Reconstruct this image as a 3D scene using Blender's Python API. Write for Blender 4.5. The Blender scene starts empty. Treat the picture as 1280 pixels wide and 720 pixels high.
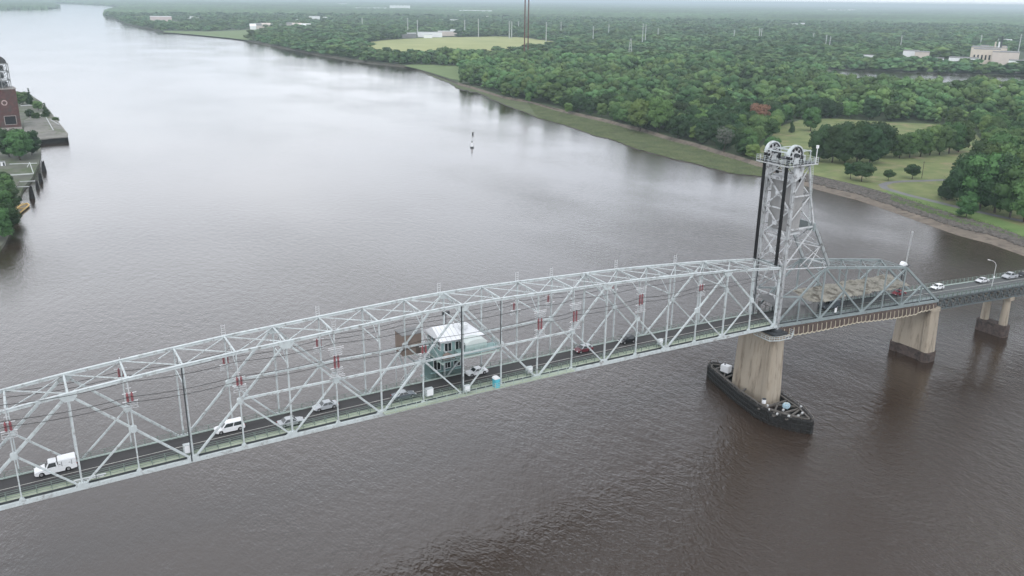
import bpy, bmesh, math, random
import numpy as np
from mathutils import Vector, Matrix
from mathutils.geometry import tessellate_polygon
random.seed(7); RNG = np.random.default_rng(11)
S = bpy.context.scene; COL = S.collection
R = math.radians

# ------------------------------------------------------------------ camera
CAM = np.array([-150.789, -134.775, 93.645]); YAW, PIT, ROL = R(30.369), R(18.344), R(0.735); F = 1088.1
fw = np.array([math.sin(YAW)*math.cos(PIT), math.cos(YAW)*math.cos(PIT), -math.sin(PIT)])
r0 = np.array([math.cos(YAW), -math.sin(YAW), 0.0]); u0 = np.cross(r0, fw)
rt = math.cos(ROL)*r0 + math.sin(ROL)*u0; up = -math.sin(ROL)*r0 + math.cos(ROL)*u0
cd = bpy.data.cameras.new('camera'); cam = bpy.data.objects.new('camera', cd); COL.objects.link(cam)
m = Matrix.Identity(4)
for i in range(3):
    m[i][0] = rt[i]; m[i][1] = up[i]; m[i][2] = -fw[i]; m[i][3] = CAM[i]
cam.matrix_world = m
cd.sensor_width = 36; cd.lens = 36*F/1280; cd.clip_start = 1; cd.clip_end = 120000
S.camera = cam

# ------------------------------------------------------------------ world, sun, exposure
SUN_EL, SUN_AZ = R(52), R(215)       # azimuth clockwise from +Y
w = bpy.data.worlds.new('World'); S.world = w; w.use_nodes = True
nt = w.node_tree; nt.nodes.clear()
sky = nt.nodes.new('ShaderNodeTexSky'); sky.sky_type = 'NISHITA'; sky.sun_disc = False
sky.sun_elevation = SUN_EL; sky.sun_rotation = SUN_AZ; sky.air_density = 1.0; sky.dust_density = 4.0; sky.ozone_density = 1.0
hs = nt.nodes.new('ShaderNodeHueSaturation'); hs.inputs['Saturation'].default_value = 0.22
tc = nt.nodes.new('ShaderNodeTexCoord'); mp = nt.nodes.new('ShaderNodeMapping'); mp.inputs['Scale'].default_value = (1, 1, 3.5)
cn = nt.nodes.new('ShaderNodeTexNoise'); cn.inputs['Scale'].default_value = 2.2; cn.inputs['Detail'].default_value = 5
cr = nt.nodes.new('ShaderNodeMapRange'); cr.inputs['From Min'].default_value = .3; cr.inputs['From Max'].default_value = .7
cr.inputs['To Min'].default_value = .0; cr.inputs['To Max'].default_value = 1
mx = nt.nodes.new('ShaderNodeMix'); mx.data_type = 'RGBA'; mx.blend_type = 'MIX'; mx.inputs['Factor'].default_value = .84
cc = nt.nodes.new('ShaderNodeMix'); cc.data_type = 'RGBA'
cc.inputs['A'].default_value = (7.5, 8.0, 8.9, 1); cc.inputs['B'].default_value = (10.8, 11.1, 11.7, 1)   # cloud deck, dark and bright cloud
bg = nt.nodes.new('ShaderNodeBackground'); bg.inputs['Strength'].default_value = 0.11
out = nt.nodes.new('ShaderNodeOutputWorld'); L = nt.links.new
L(tc.outputs['Generated'], mp.inputs[0]); L(mp.outputs[0], cn.inputs['Vector']); L(cn.outputs['Fac'], cr.inputs['Value'])
L(cr.outputs[0], cc.inputs['Factor'])
# sky shaped for water reflections: brightened low down, dark zone added in the east
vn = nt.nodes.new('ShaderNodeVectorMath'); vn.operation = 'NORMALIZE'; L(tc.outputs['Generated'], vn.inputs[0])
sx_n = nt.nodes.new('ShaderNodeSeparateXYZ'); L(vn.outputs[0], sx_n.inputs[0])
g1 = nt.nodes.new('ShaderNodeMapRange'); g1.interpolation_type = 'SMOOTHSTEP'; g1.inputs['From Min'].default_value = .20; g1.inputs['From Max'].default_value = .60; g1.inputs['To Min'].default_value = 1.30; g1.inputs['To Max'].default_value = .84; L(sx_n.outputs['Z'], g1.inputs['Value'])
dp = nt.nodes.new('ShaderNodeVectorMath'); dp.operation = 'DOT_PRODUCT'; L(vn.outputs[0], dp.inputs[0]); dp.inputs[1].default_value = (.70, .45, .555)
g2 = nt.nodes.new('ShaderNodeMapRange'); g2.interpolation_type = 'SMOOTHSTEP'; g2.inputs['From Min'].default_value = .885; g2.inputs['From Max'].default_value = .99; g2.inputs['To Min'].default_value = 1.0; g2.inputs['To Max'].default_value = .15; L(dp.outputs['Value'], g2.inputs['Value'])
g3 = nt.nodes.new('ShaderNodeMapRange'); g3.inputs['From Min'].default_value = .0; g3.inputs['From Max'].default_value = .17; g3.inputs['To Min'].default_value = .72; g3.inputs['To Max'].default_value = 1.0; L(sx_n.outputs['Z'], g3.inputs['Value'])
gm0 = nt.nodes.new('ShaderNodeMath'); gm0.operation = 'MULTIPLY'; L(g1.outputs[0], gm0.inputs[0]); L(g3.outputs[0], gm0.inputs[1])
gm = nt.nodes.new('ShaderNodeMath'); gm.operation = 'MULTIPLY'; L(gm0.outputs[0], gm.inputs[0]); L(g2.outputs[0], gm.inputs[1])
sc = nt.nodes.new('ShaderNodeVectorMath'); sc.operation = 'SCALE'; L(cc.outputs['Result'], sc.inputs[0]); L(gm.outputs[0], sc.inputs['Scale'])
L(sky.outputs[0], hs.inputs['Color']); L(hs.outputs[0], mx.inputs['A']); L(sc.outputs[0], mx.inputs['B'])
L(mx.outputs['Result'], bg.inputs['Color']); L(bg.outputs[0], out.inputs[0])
sl = bpy.data.lights.new('sun', 'SUN'); sl.energy = 0.6; sl.angle = R(20); sl.color = (1, .97, .93)
so = bpy.data.objects.new('sun', sl); COL.objects.link(so)
sd = Vector((math.sin(SUN_AZ)*math.cos(SUN_EL), math.cos(SUN_AZ)*math.cos(SUN_EL), math.sin(SUN_EL)))
so.rotation_euler = sd.to_track_quat('Z', 'Y').to_euler(); so.location = (0, 0, 105)
S.view_settings.view_transform = 'Standard'; S.view_settings.look = 'None'
S.view_settings.exposure = 0.62; S.view_settings.gamma = 1
S.render.engine = 'CYCLES'
S.cycles.volume_bounces = 0; S.cycles.max_bounces = 6; S.cycles.diffuse_bounces = 2; S.cycles.glossy_bounces = 3
S.cycles.transparent_max_bounces = 4

# ------------------------------------------------------------------ helpers
def ray(px, py): return fw + rt*((px-640)/F) + up*((360-py)/F)
def G(px, py, z=0.0):
    """ground point seen at a photo pixel"""
    d = ray(px, py); t = (z-CAM[2])/d[2]; return (CAM[0]+d[0]*t, CAM[1]+d[1]*t)
def PY(px, py, y):
    d = ray(px, py); t = (y-CAM[1])/d[1]; return CAM + d*t
def PROJ(p):
    d = np.asarray(p, float)-CAM; zz = d@fw; return 640+F*(d@rt)/zz, 360-F*(d@up)/zz

MATS = {}
def mat(name, col, rough=.7, var=.12, scale=.5, col2=None, metal=0.0, spec=.4, bump=0.0, stretch=None, wear=None, rnd=0.0, vcol=False, obj_coords=True):
    if name in MATS: return MATS[name]
    M = bpy.data.materials.new(name); M.use_nodes = True; n = M.node_tree.nodes; l = M.node_tree.links.new
    b = n['Principled BSDF']; b.inputs['Roughness'].default_value = rough; b.inputs['Metallic'].default_value = metal
    b.inputs['Specular IOR Level'].default_value = spec
    t = n.new('ShaderNodeTexCoord'); mp = n.new('ShaderNodeMapping'); l(t.outputs['Object'], mp.inputs[0])
    if stretch: mp.inputs['Scale'].default_value = stretch
    no = n.new('ShaderNodeTexNoise'); no.inputs['Scale'].default_value = scale; no.inputs['Detail'].default_value = 6; no.inputs['Roughness'].default_value = .62
    l(mp.outputs[0], no.inputs['Vector'])
    rp = n.new('ShaderNodeValToRGB'); rp.color_ramp.elements[0].position = .32; rp.color_ramp.elements[1].position = .68
    c = np.array(col)
    if col2 is None: a_, b_ = c*(1-var), np.minimum(c*(1+var), 1)
    else: a_, b_ = c, np.array(col2)
    rp.color_ramp.elements[0].color = (*a_, 1); rp.color_ramp.elements[1].color = (*b_, 1)
    l(no.outputs['Fac'], rp.inputs[0]); last = rp.outputs[0]
    if wear is not None:                      # patches of rust, dirt or stains with shapes of their own
        wc, ws, lo, hi = wear
        n2 = n.new('ShaderNodeTexNoise'); n2.inputs['Scale'].default_value = ws; n2.inputs['Detail'].default_value = 8; n2.inputs['Roughness'].default_value = .7
        l(mp.outputs[0], n2.inputs['Vector'])
        mr = n.new('ShaderNodeMapRange'); mr.inputs['From Min'].default_value = lo; mr.inputs['From Max'].default_value = hi; l(n2.outputs['Fac'], mr.inputs['Value'])
        mm = n.new('ShaderNodeMix'); mm.data_type = 'RGBA'; l(mr.outputs[0], mm.inputs['Factor']); l(last, mm.inputs['A']); mm.inputs['B'].default_value = (*wc, 1); last = mm.outputs['Result']
    if rnd:
        oi = n.new('ShaderNodeObjectInfo'); h = n.new('ShaderNodeHueSaturation')
        m1 = n.new('ShaderNodeMapRange'); m1.inputs['To Min'].default_value = 1-rnd; m1.inputs['To Max'].default_value = 1+rnd; l(oi.outputs['Random'], m1.inputs['Value']); l(m1.outputs[0], h.inputs['Value'])
        m3 = n.new('ShaderNodeMath'); m3.operation = 'MULTIPLY'; m3.inputs[1].default_value = 7.31; l(oi.outputs['Random'], m3.inputs[0])
        m4 = n.new('ShaderNodeMath'); m4.operation = 'FRACT'; l(m3.outputs[0], m4.inputs[0])
        m2 = n.new('ShaderNodeMapRange'); m2.inputs['To Min'].default_value = .475; m2.inputs['To Max'].default_value = .525; l(m4.outputs[0], m2.inputs['Value']); l(m2.outputs[0], h.inputs['Hue'])
        l(last, h.inputs['Color']); last = h.outputs[0]
    if vcol:
        vc = n.new('ShaderNodeAttribute'); vc.attribute_name = 'tint'; mm = n.new('ShaderNodeMix'); mm.data_type = 'RGBA'; mm.blend_type = 'MULTIPLY'; mm.inputs['Factor'].default_value = 1
        l(last, mm.inputs['A']); l(vc.outputs['Color'], mm.inputs['B']); last = mm.outputs['Result']
    l(last, b.inputs['Base Color'])
    if bump:
        bp = n.new('ShaderNodeBump'); bp.inputs['Strength'].default_value = bump; bp.inputs['Distance'].default_value = .3; l(no.outputs['Fac'], bp.inputs['Height']); l(bp.outputs[0], b.inputs['Normal'])
    MATS[name] = M; return M

def link(name, me, m=None, parent=None):
    if m is not None: me.materials.append(m)
    o = bpy.data.objects.new(name, me); COL.objects.link(o)
    if parent is not None: o.parent = parent
    return o
def tag(o, label=None, cat=None, group=None, kind=None):
    if label: o['label'] = label
    if cat: o['category'] = cat
    if group: o['group'] = group
    if kind: o['kind'] = kind
    return o
def thing(name, label, cat, loc=(0, 0, 0), rz=0.0, group=None):
    o = bpy.data.objects.new(name, None); COL.objects.link(o); o.empty_display_size = .5
    o.location = loc; o.rotation_euler = (0, 0, rz); return tag(o, label, cat, group)
def copy_tree(o, parent=None):
    c = o.copy(); COL.objects.link(c); c.parent = parent
    if parent is not None: c.matrix_parent_inverse = o.matrix_parent_inverse.copy()
    for ch in list(o.children): copy_tree(ch, c)
    return c

class MB:
    """collects shapes for ONE mesh"""
    def __init__(s): s.v = []; s.f = []
    def add(s, vs, fs):
        k = len(s.v); s.v += [tuple(map(float, v)) for v in vs]; s.f += [tuple(k+i for i in f) for f in fs]; return s
    def box(s, c, d, rz=0.0):
        cx, cy, cz = c; x, y, z = d[0]/2, d[1]/2, d[2]/2; ca, sa = math.cos(rz), math.sin(rz)
        vs = [(cx+a*x*ca-b*y*sa, cy+a*x*sa+b*y*ca, cz+e*z) for e in (-1, 1) for a, b in ((-1, -1), (1, -1), (1, 1), (-1, 1))]
        return s.add(vs, [(3, 2, 1, 0), (4, 5, 6, 7), (0, 1, 5, 4), (1, 2, 6, 5), (2, 3, 7, 6), (3, 0, 4, 7)])
    def beam(s, p, q, w, h=None, upv=(0, 0, 1)):
        h = h or w; p = Vector(p); q = Vector(q); d = (q-p)
        if d.length < 1e-6: return s
        d.normalize(); u = Vector(upv)
        if abs(d.dot(u)) > .97: u = Vector((0, 1, 0)) if abs(d.y) < .9 else Vector((1, 0, 0))
        sd = d.cross(u).normalized(); u = sd.cross(d).normalized()
        vs = [e+sd*(a*w/2)+u*(b*h/2) for e in (p, q) for a, b in ((-1, -1), (1, -1), (1, 1), (-1, 1))]
        return s.add(vs, [(3, 2, 1, 0), (4, 5, 6, 7), (0, 1, 5, 4), (1, 2, 6, 5), (2, 3, 7, 6), (3, 0, 4, 7)])
    def laced(s, p, q, w, t=.1, n=None, axis=None):
        """two light rails with zig-zag lacing between them"""
        p = Vector(p); q = Vector(q); d = q-p; Ln = d.length; dn = d.normalized()
        a = Vector(axis) if axis else Vector((0, 0, 1)); sd = dn.cross(a).normalized()*(w/2)
        s.beam(p+sd, q+sd, t, t); s.beam(p-sd, q-sd, t, t); n = n or max(3, int(Ln/w/1.1))
        for i in range(n):
            e = sd if i % 2 else -sd; s.beam(p+d*(i/n)+e, p+d*((i+1)/n)-e, t*.8, t*.4)
        return s
    def tube(s, p, q, r, r2=None, n=8, cap=True):
        r2 = r if r2 is None else r2; p = Vector(p); q = Vector(q); d = (q-p).normalized()
        u = Vector((0, 0, 1)) if abs(d.z) < .9 else Vector((1, 0, 0)); a = d.cross(u).normalized(); b = d.cross(a)
        vs = []
        for e, rr in ((p, r), (q, r2)):
            for i in range(n): t = 2*math.pi*i/n; vs.append(e+a*math.cos(t)*rr+b*math.sin(t)*rr)
        fs = [(i, (i+1) % n, n+(i+1) % n, n+i) for i in range(n)]
        if cap: fs += [tuple(range(n))[::-1], tuple(range(n, 2*n))]
        return s.add(vs, fs)
    def path(s, pts, r, n=5):
        for a, b in zip(pts, pts[1:]): s.tube(a, b, r, n=n, cap=False)
        return s
    def prism(s, poly, z0, z1, poly2=None):
        n = len(poly); p2 = poly2 or poly
        s.add([(x, y, z0) for x, y in poly]+[(x, y, z1) for x, y in p2],
              [(i, (i+1) % n, n+(i+1) % n, n+i) for i in range(n)]+[tuple(range(n))[::-1], tuple(range(n, 2*n))]); return s
    def extr(s, prof, y0, y1):
        """profile in x,z extruded along y"""
        n = len(prof)
        s.add([(x, y0, z) for x, z in prof]+[(x, y1, z) for x, z in prof],
              [(i, (i+1) % n, n+(i+1) % n, n+i) for i in range(n)]+[tuple(range(n))[::-1], tuple(range(n, 2*n))]); return s
    def quad(s, *p): return s.add(p, [tuple(range(len(p)))])
    def build(s, name, m, parent=None, bevel=0, smooth=False, label=None):
        me = bpy.data.meshes.new(name); me.from_pydata(s.v, [], s.f)
        bm = bmesh.new(); bm.from_mesh(me); bmesh.ops.recalc_face_normals(bm, faces=bm.faces)
        if bevel: bmesh.ops.bevel(bm, geom=[e for e in bm.edges], offset=bevel, segments=2, affect='EDGES', clamp_overlap=True)
        bm.to_mesh(me); bm.free()
        if smooth: me.polygons.foreach_set('use_smooth', [True]*len(me.polygons))
        o = link(name, me, m, parent)
        if label: o['label'] = label
        return o

def np_mesh(name, V, Fc, m, parent=None, tint=None, smooth=False, link_it=True):
    me = bpy.data.meshes.new(name); k = Fc.shape[1]
    me.vertices.add(len(V)); me.vertices.foreach_set('co', V.astype(np.float32).ravel())
    me.loops.add(Fc.size); me.loops.foreach_set('vertex_index', Fc.astype(np.int32).ravel())
    me.polygons.add(len(Fc)); me.polygons.foreach_set('loop_start', np.arange(0, Fc.size, k, dtype=np.int32)); me.polygons.foreach_set('loop_total', np.full(len(Fc), k, np.int32))
    if smooth: me.polygons.foreach_set('use_smooth', np.ones(len(Fc), bool))
    if tint is not None:
        a = me.color_attributes.new('tint', 'FLOAT_COLOR', 'POINT'); a.data.foreach_set('color', tint.astype(np.float32).ravel())
    me.update(); me.validate()
    if m: me.materials.append(m)
    if not link_it: return me
    o = bpy.data.objects.new(name, me); COL.objects.link(o); o.parent = parent; return o

def inpoly(x, y, poly):
    P = np.asarray(poly); r = np.zeros(np.shape(x), bool); n = len(P); j = n-1
    for i in range(n):
        xi, yi = P[i]; xj, yj = P[j]
        c = ((yi > y) != (yj > y)) & (x < (xj-xi)*(y-yi)/((yj-yi) if yj != yi else 1e-9)+xi); r ^= c; j = i
    return r
def sheet(name, poly, z, m, sub=0, jit=0.0, kind='structure'):
    P = [Vector((x, y, z)) for x, y in poly]
    if sub:
        Q = []
        for a, b in zip(P, P[1:]+P[:1]):
            n = max(1, int((b-a).length/sub)); nrm = Vector((-(b-a).y, (b-a).x, 0)).normalized()
            for i in range(n): Q.append(a+(b-a)*(i/n)+nrm*random.uniform(-jit, jit)*(1 if i else 0))
        P = Q
    tr = tessellate_polygon([P]); me = bpy.data.meshes.new(name); me.from_pydata(P, [], [tuple(t) for t in tr])
    bm = bmesh.new(); bm.from_mesh(me); bmesh.ops.recalc_face_normals(bm, faces=bm.faces)
    if sum(f.normal.z for f in bm.faces) < 0: bmesh.ops.reverse_faces(bm, faces=bm.faces)
    bm.to_mesh(me); bm.free(); o = link(name, me, m); tag(o, kind=kind); return o

# ------------------------------------------------------------------ materials
PAINT = mat('pale_bridge_paint', (.52, .565, .57), .55, .12, .6, wear=((.20, .185, .175), 1.1, .53, .70))
PAINT2 = mat('pale_green_paint', (.42, .50, .46), .6, .08, .3, wear=((.20, .19, .16), .9, .58, .72))
TEAL = mat('grey_green_bridge_paint', (.245, .285, .29), .55, .15, .4, wear=((.11, .08, .06), .9, .58, .74))
TOWERP = mat('tower_paint', (.56, .575, .585), .55, .14, .5, wear=((.11, .10, .095), .8, .52, .66))
ROPE = mat('greased_rope', (.012, .012, .013), .6, .2, 2)
DARK = mat('dark_steel', (.05, .055, .06), .6, .2, .8)
ASPH = mat('asphalt', (.055, .053, .054), .88, .18, .35, stretch=(.15, 1.5, 1))
ASPH2 = mat('steel_deck', (.085, .09, .09), .8, .15, .35, stretch=(.15, 1.5, 1))
LINE = mat('road_line', (.62, .61, .56), .8, .2, 1.5)
WALK = mat('pale_sidewalk', (.40, .45, .35), .8, .15, .5, stretch=(.3, 1, 1))
RAIL = mat('green_rail', (.17, .215, .19), .6, .15, 1)
CONC = mat('pier_concrete', (.34, .295, .235), .9, .14, .25, stretch=(1, 1, .13), bump=.25, wear=((.14, .108, .08), .8, .52, .70))
CONCD = mat('pier_wet_base', (.075, .055, .048), .8, .35, .9, bump=.3, wear=((.02, .018, .016), 1.1, .5, .65))
TIMB = mat('tarred_timber', (.016, .015, .014), .75, .4, 1.5, stretch=(1, 1, 3), bump=.3, wear=((.07, .065, .06), 1.2, .60, .75))
TIMB2 = mat('grey_timber', (.12, .11, .10), .85, .3, 1.5)
WHITE = mat('white_paint', (.78, .79, .80), .5, .06, .6, wear=((.45, .43, .40), 1.2, .66, .8))
ROOFW = mat('white_roof', (.80, .81, .83), .6, .05, .4, wear=((.5, .5, .48), .8, .62, .75))
RED = mat('faded_red', (.27, .085, .095), .6, .3, 2)
BROWN = mat('brown_cladding', (.20, .155, .13), .8, .1, .5, stretch=(4, 4, .5))
TARP = mat('cream_tarp', (.19, .18, .15), .85, col2=(.33, .315, .27), scale=.6, bump=.7, wear=((.10, .088, .07), .5, .50, .60))
DRAPE = mat('grey_drape', (.16, .16, .16), .8, .25, .5, stretch=(1.5, 1, .3), bump=.6)
CANVAS = mat('brown_canvas', (.10, .075, .065), .85, .3, .7)
CREAM = mat('cream_canvas_hem', (.50, .45, .35), .85, .15, 1)
GLASS = mat('dark_glass', (.015, .02, .022), .08, .2, .5, spec=.8)
BLACKP = mat('black_rubber', (.012, .012, .012), .8, .2, 3)
ALLOY = mat('wheel_metal', (.45, .45, .46), .35, .1, 3, metal=.6)
LAMPW = mat('headlight_lens', (.7, .7, .7), .15, .05, 3)
LAMPR = mat('tail_light_lens', (.35, .02, .02), .2, .1, 3)
PGREEN = mat('pale_teal_wall', (.27, .39, .385), .6, .08, .5)
CTW = mat('counterweight_concrete', (.33, .325, .32), .9, .18, .22, stretch=(1, 1, .3), wear=((.12, .11, .10), .4, .55, .72))
CYAN = mat('cyan_plastic', (.08, .42, .52), .4, .08, 1)
BRICK = mat('red_brick', (.105, .052, .048), .9, .25, .5, wear=((.085, .06, .055), .3, .48, .62))
BEIGE = mat('beige_brick', (.60, .53, .45), .85, .08, .1)
SALMON = mat('pink_panel', (.58, .51, .46), .85, .08, .1)
GREYROOF = mat('grey_roofing', (.20, .20, .20), .85, .15, .1)
RUSTP = mat('rust_red_steel', (.13, .055, .045), .7, .2, .2)
PALEST = mat('galvanised_steel', (.48, .50, .50), .5, .1, .3)
YEL = mat('yellow_paint', (.62, .42, .14), .6, .2, 1)
BARK = mat('tree_bark', (.07, .055, .045), .9, .3, 2)

def leaf_mat(name, c1, c2, rnd=0.0, vcol=False, scale=.25):
    M = mat(name, c1, .75, col2=c2, scale=scale, rnd=rnd, vcol=vcol, spec=.15)
    n = M.node_tree.nodes; l = M.node_tree.links.new; b = n['Principled BSDF']; o = n['Material Output']
    tr = n.new('ShaderNodeBsdfTranslucent'); mixs = n.new('ShaderNodeMixShader'); mixs.inputs[0].default_value = .14
    l(b.inputs['Base Color'].links[0].from_socket, tr.inputs['Color'])
    l(b.outputs[0], mixs.inputs[1]); l(tr.outputs[0], mixs.inputs[2]); l(mixs.outputs[0], o.inputs['Surface'])
    return M
LEAF = leaf_mat('foliage', (.052, .114, .042), (.130, .215, .076), rnd=.42, scale=.6)
LEAFD = leaf_mat('dark_foliage', (.030, .062, .028), (.062, .108, .042), rnd=.25)
LEAFL = leaf_mat('light_foliage', (.11, .195, .06), (.17, .27, .09), rnd=.12, scale=.5)
LEAFR = leaf_mat('reddish_foliage', (.22, .115, .075), (.30, .17, .11))
LEAFG = leaf_mat('grey_bare_foliage', (.12, .135, .11), (.17, .18, .15))
LEAFM = leaf_mat('forest_foliage', (.052, .112, .044), (.120, .200, .076), vcol=True, scale=.05)
LEAFF = leaf_mat('distant_foliage', (.050, .106, .046), (.106, .178, .072), vcol=True, scale=.012)

# water
WM = bpy.data.materials.new('river_water'); WM.use_nodes = True
n = WM.node_tree.nodes; l = WM.node_tree.links.new; b = n['Principled BSDF']
b.inputs['Roughness'].default_value = .06; b.inputs['IOR'].default_value = 1.72
t = n.new('ShaderNodeTexCoord')
def nz(scale, det, stretch, rot=0.0, rough=.55):
    mp = n.new('ShaderNodeMapping'); mp.inputs['Scale'].default_value = stretch; mp.inputs['Rotation'].default_value = (0, 0, rot); l(t.outputs['Object'], mp.inputs[0])
    q = n.new('ShaderNodeTexNoise'); q.inputs['Scale'].default_value = scale; q.inputs['Detail'].default_value = det; q.inputs['Roughness'].default_value = rough; l(mp.outputs[0], q.inputs['Vector']); return q.outputs['Fac']
def mth(op, a, bb):
    q = n.new('ShaderNodeMath'); q.operation = op
    for k, v in ((0, a), (1, bb)):
        if isinstance(v, (int, float)): q.inputs[k].default_value = v
        else: l(v, q.inputs[k])
    return q.outputs[0]
def rng(v, a, bb, c, d):
    q = n.new('ShaderNodeMapRange'); l(v, q.inputs['Value']); q.inputs['From Min'].default_value = a; q.inputs['From Max'].default_value = bb; q.inputs['To Min'].default_value = c; q.inputs['To Max'].default_value = d; return q.outputs[0]
fine = nz(2.0, 4, (1, .5, 1), R(-15)); mid = nz(.55, 3, (1, .5, 1), R(-32)); big = nz(.055, 3, (1, .6, 1), R(-30)); patch = nz(.010, 4, (1, .55, 1), R(25))
hgt = mth('ADD', mth('ADD', mth('MULTIPLY', fine, .26), mth('MULTIPLY', mid, .38)), mth('MULTIPLY', big, .25))
bp = n.new('ShaderNodeBump'); bp.inputs['Distance'].default_value = 1.0; sepw = n.new('ShaderNodeSeparateXYZ'); l(t.outputs['Object'], sepw.inputs[0])
l(mth('MULTIPLY', mth('ADD', rng(patch, .36, .64, .22, .95), mth('MULTIPLY', rng(nz(.022, 3, (1, .5, 1), R(35)), .60, .68, 0, .7), rng(sepw.outputs['Y'], 0, 90, 1, 0))), rng(sepw.outputs['Y'], -20, 330, 1.0, .42)), bp.inputs['Strength']); l(hgt, bp.inputs['Height']); l(bp.outputs[0], b.inputs['Normal'])
wr = n.new('ShaderNodeValToRGB'); wr.color_ramp.elements[0].color = (.030, .0185, .0115, 1); wr.color_ramp.elements[1].color = (.042, .028, .020, 1)
wr.color_ramp.elements[0].position = .35; wr.color_ramp.elements[1].position = .7; l(nz(.006, 3, (1, .5, 1), R(20)), wr.inputs[0]); l(wr.outputs[0], b.inputs['Base Color'])
MATS['water'] = WM

# ------------------------------------------------------------------ terrain
def tri_ring(name, rows, m):
    """rows: lists of points with equal count -> strip mesh"""
    V = [p for r_ in rows for p in r_]; k = len(rows[0]); Fq = []
    for a in range(len(rows)-1):
        for i in range(k-1): Fq.append((a*k+i, a*k+i+1, (a+1)*k+i+1, (a+1)*k+i))
    me = bpy.data.meshes.new(name); me.from_pydata(V, [], Fq)
    bm = bmesh.new(); bm.from_mesh(me); bmesh.ops.recalc_face_normals(bm, faces=bm.faces)
    if sum(f.normal.z for f in bm.faces) < 0: bmesh.ops.reverse_faces(bm, faces=bm.faces)
    bm.to_mesh(me); bm.free(); o = link(name, me, m); tag(o, kind='structure'); return o
BIG = 48000
river = sheet('river', [(-BIG, -BIG), (BIG, -BIG), (BIG, BIG), (-BIG, BIG)], 0.0, WM)

SAND = mat('sandy_mud', (.165, .138, .11), .9, .25, .12, wear=((.09, .075, .06), .25, .5, .64))
SOIL = mat('forest_floor', (.045, .065, .030), .95, .3, .02)
GRASS = mat('lawn_grass', (.105, .145, .048), .95, col2=(.19, .215, .085), scale=.09, wear=((.26, .215, .13), .06, .52, .68), bump=.4)
GRASSV = mat('bright_verge_grass', (.085, .155, .040), .95, col2=(.15, .21, .07), scale=.12, bump=.5)
MARSH = mat('marsh_plants', (.070, .095, .042), .95, col2=(.120, .140, .065), scale=.09, bump=.6, wear=((.070, .072, .045), .14, .54, .66))
FIELD = mat('pale_field', (.24, .27, .105), .95, col2=(.33, .34, .14), scale=.01)
PATHM = mat('old_tarmac', (.17, .17, .175), .9, .15, .3)

# coast of the right bank: (px, py of waterline, py of top of beach, py of inner edge)
coast = [(1420, 372, 352, 336), (1340, 343, 327, 313), (1277, 319, 307, 296), (1238, 305, 293, 281), (1196, 294, 284, 270), (1154, 279, 270, 256), (1113, 264, 256, 243), (1071, 250, 242, 232),
         (1045, 243.5, 236, 226), (1017, 236, 229, 219.5), (985, 225, 220, 213.5), (955, 212, 208, 204.5), (925, 202, 198.5, 195.5), (896, 193.5, 190, 187), (869, 184.5, 181, 178.5), (838, 177, 173.5, 171), (803, 166, 163, 160.5), (779, 160, 157.5, 155),
         (760, 154.5, 151.5, 149.5), (735, 149, 146, 144), (710, 143, 140.5, 138.5), (690, 138, 135.5, 134), (660, 129, 127, 125.5), (630, 124, 122, 120.5), (597, 113.5, 111.5, 110), (572, 106.5, 104.5, 103),
         (558, 100.5, 99, 98), (540, 94, 93, 92), (512, 85, 83.5, 82.3), (490, 82.6, 80.8, 79.6), (462, 80, 78.2, 77), (430, 75, 73.3, 72.2), (400, 70, 68.5, 67.6), (375, 65, 63.6, 62.8), (350, 60, 58.8, 58), (330, 56, 54.9, 54.2), (312, 52, 51, 50.4),
         (305, 50, 49.2, 48.7), (292, 49, 48.2, 47.7), (272, 45, 44.3, 43.8), (240, 44, 43.3, 42.8), (207, 41, 40.4, 40), (190, 37, 36.4, 36), (162, 32, 31.5, 31.1), (150, 26, 25.6, 25.3), (132, 22, 21.6, 21.3)]
def rows_from(cs):
    A, B, C_, D = [], [], [], []
    for (x, a, b_, c_) in cs:
        p = G(x, a, 0); A.append((*G(x, a+(.25 if a < 60 else 1.0), 0), -1.0)); B.append((*p, .02)); C_.append((*G(x, b_, .9), .9)); D.append((*G(x, c_, 2.0), 2.0))
    return A, B, C_, D
A, B_, C_, D = rows_from(coast)
south = [(175, -60), (160, -250), (120, -700), (60, -2500)]
for (x, y) in south:
    A.insert(0, (x-4, y, -1)); B_.insert(0, (x, y, .02)); C_.insert(0, (x+10, y, .9)); D.insert(0, (x+24, y, 2))
kf = 4+sum(1 for c in coast if c[0] >= 572)
tri_ring('beach', [q[:kf] for q in (A, B_, C_, D)], SAND)
tri_ring('mud_bank', [q[kf-1:] for q in (A, B_, C_, D)], mat('dark_mud_bank', (.075, .070, .052), .9, .3, .1))
head = [G(130, 17.5, 1.5), G(134, 14.5, 1.5), G(142, 12.5, 1.5), G(152, 9.6, 1.5)]
far_sh = [G(152, 8.3, 1.5), G(128, 6.3, 1.5), G(100, 5.0, 1.5), G(65, 3.4, 1.5), G(0, 1, 1.5), G(-300, -7, 1.5)]
RB = 45000
def polar(az, r): return (CAM[0]+r*math.sin(az), CAM[1]+r*math.cos(az))
land_poly = [(p[0], p[1]) for p in D] + head + far_sh + [polar(R(a), RB) for a in (-15, 0, 15, 30, 45, 60, 75, 90, 110, 130, 150)] + [(900, -6000)]
land = sheet('ground', land_poly, 2.0, SOIL)
far_left = [G(-500, 14, 1.5), G(-200, 14, 1.5), G(0, 11.4, 1.5), G(30, 11.6, 1.5), G(60, 11, 1.5), G(76, 9.2, 1.5), G(68, 6, 1.5), G(65, 4.6, 1.5), G(30, 3, 1.5), G(-60, 1.0, 1.5), G(-500, -9, 1.5)]
fl = sheet('left_shore_ground', far_left, 1.5, SOIL)
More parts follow.
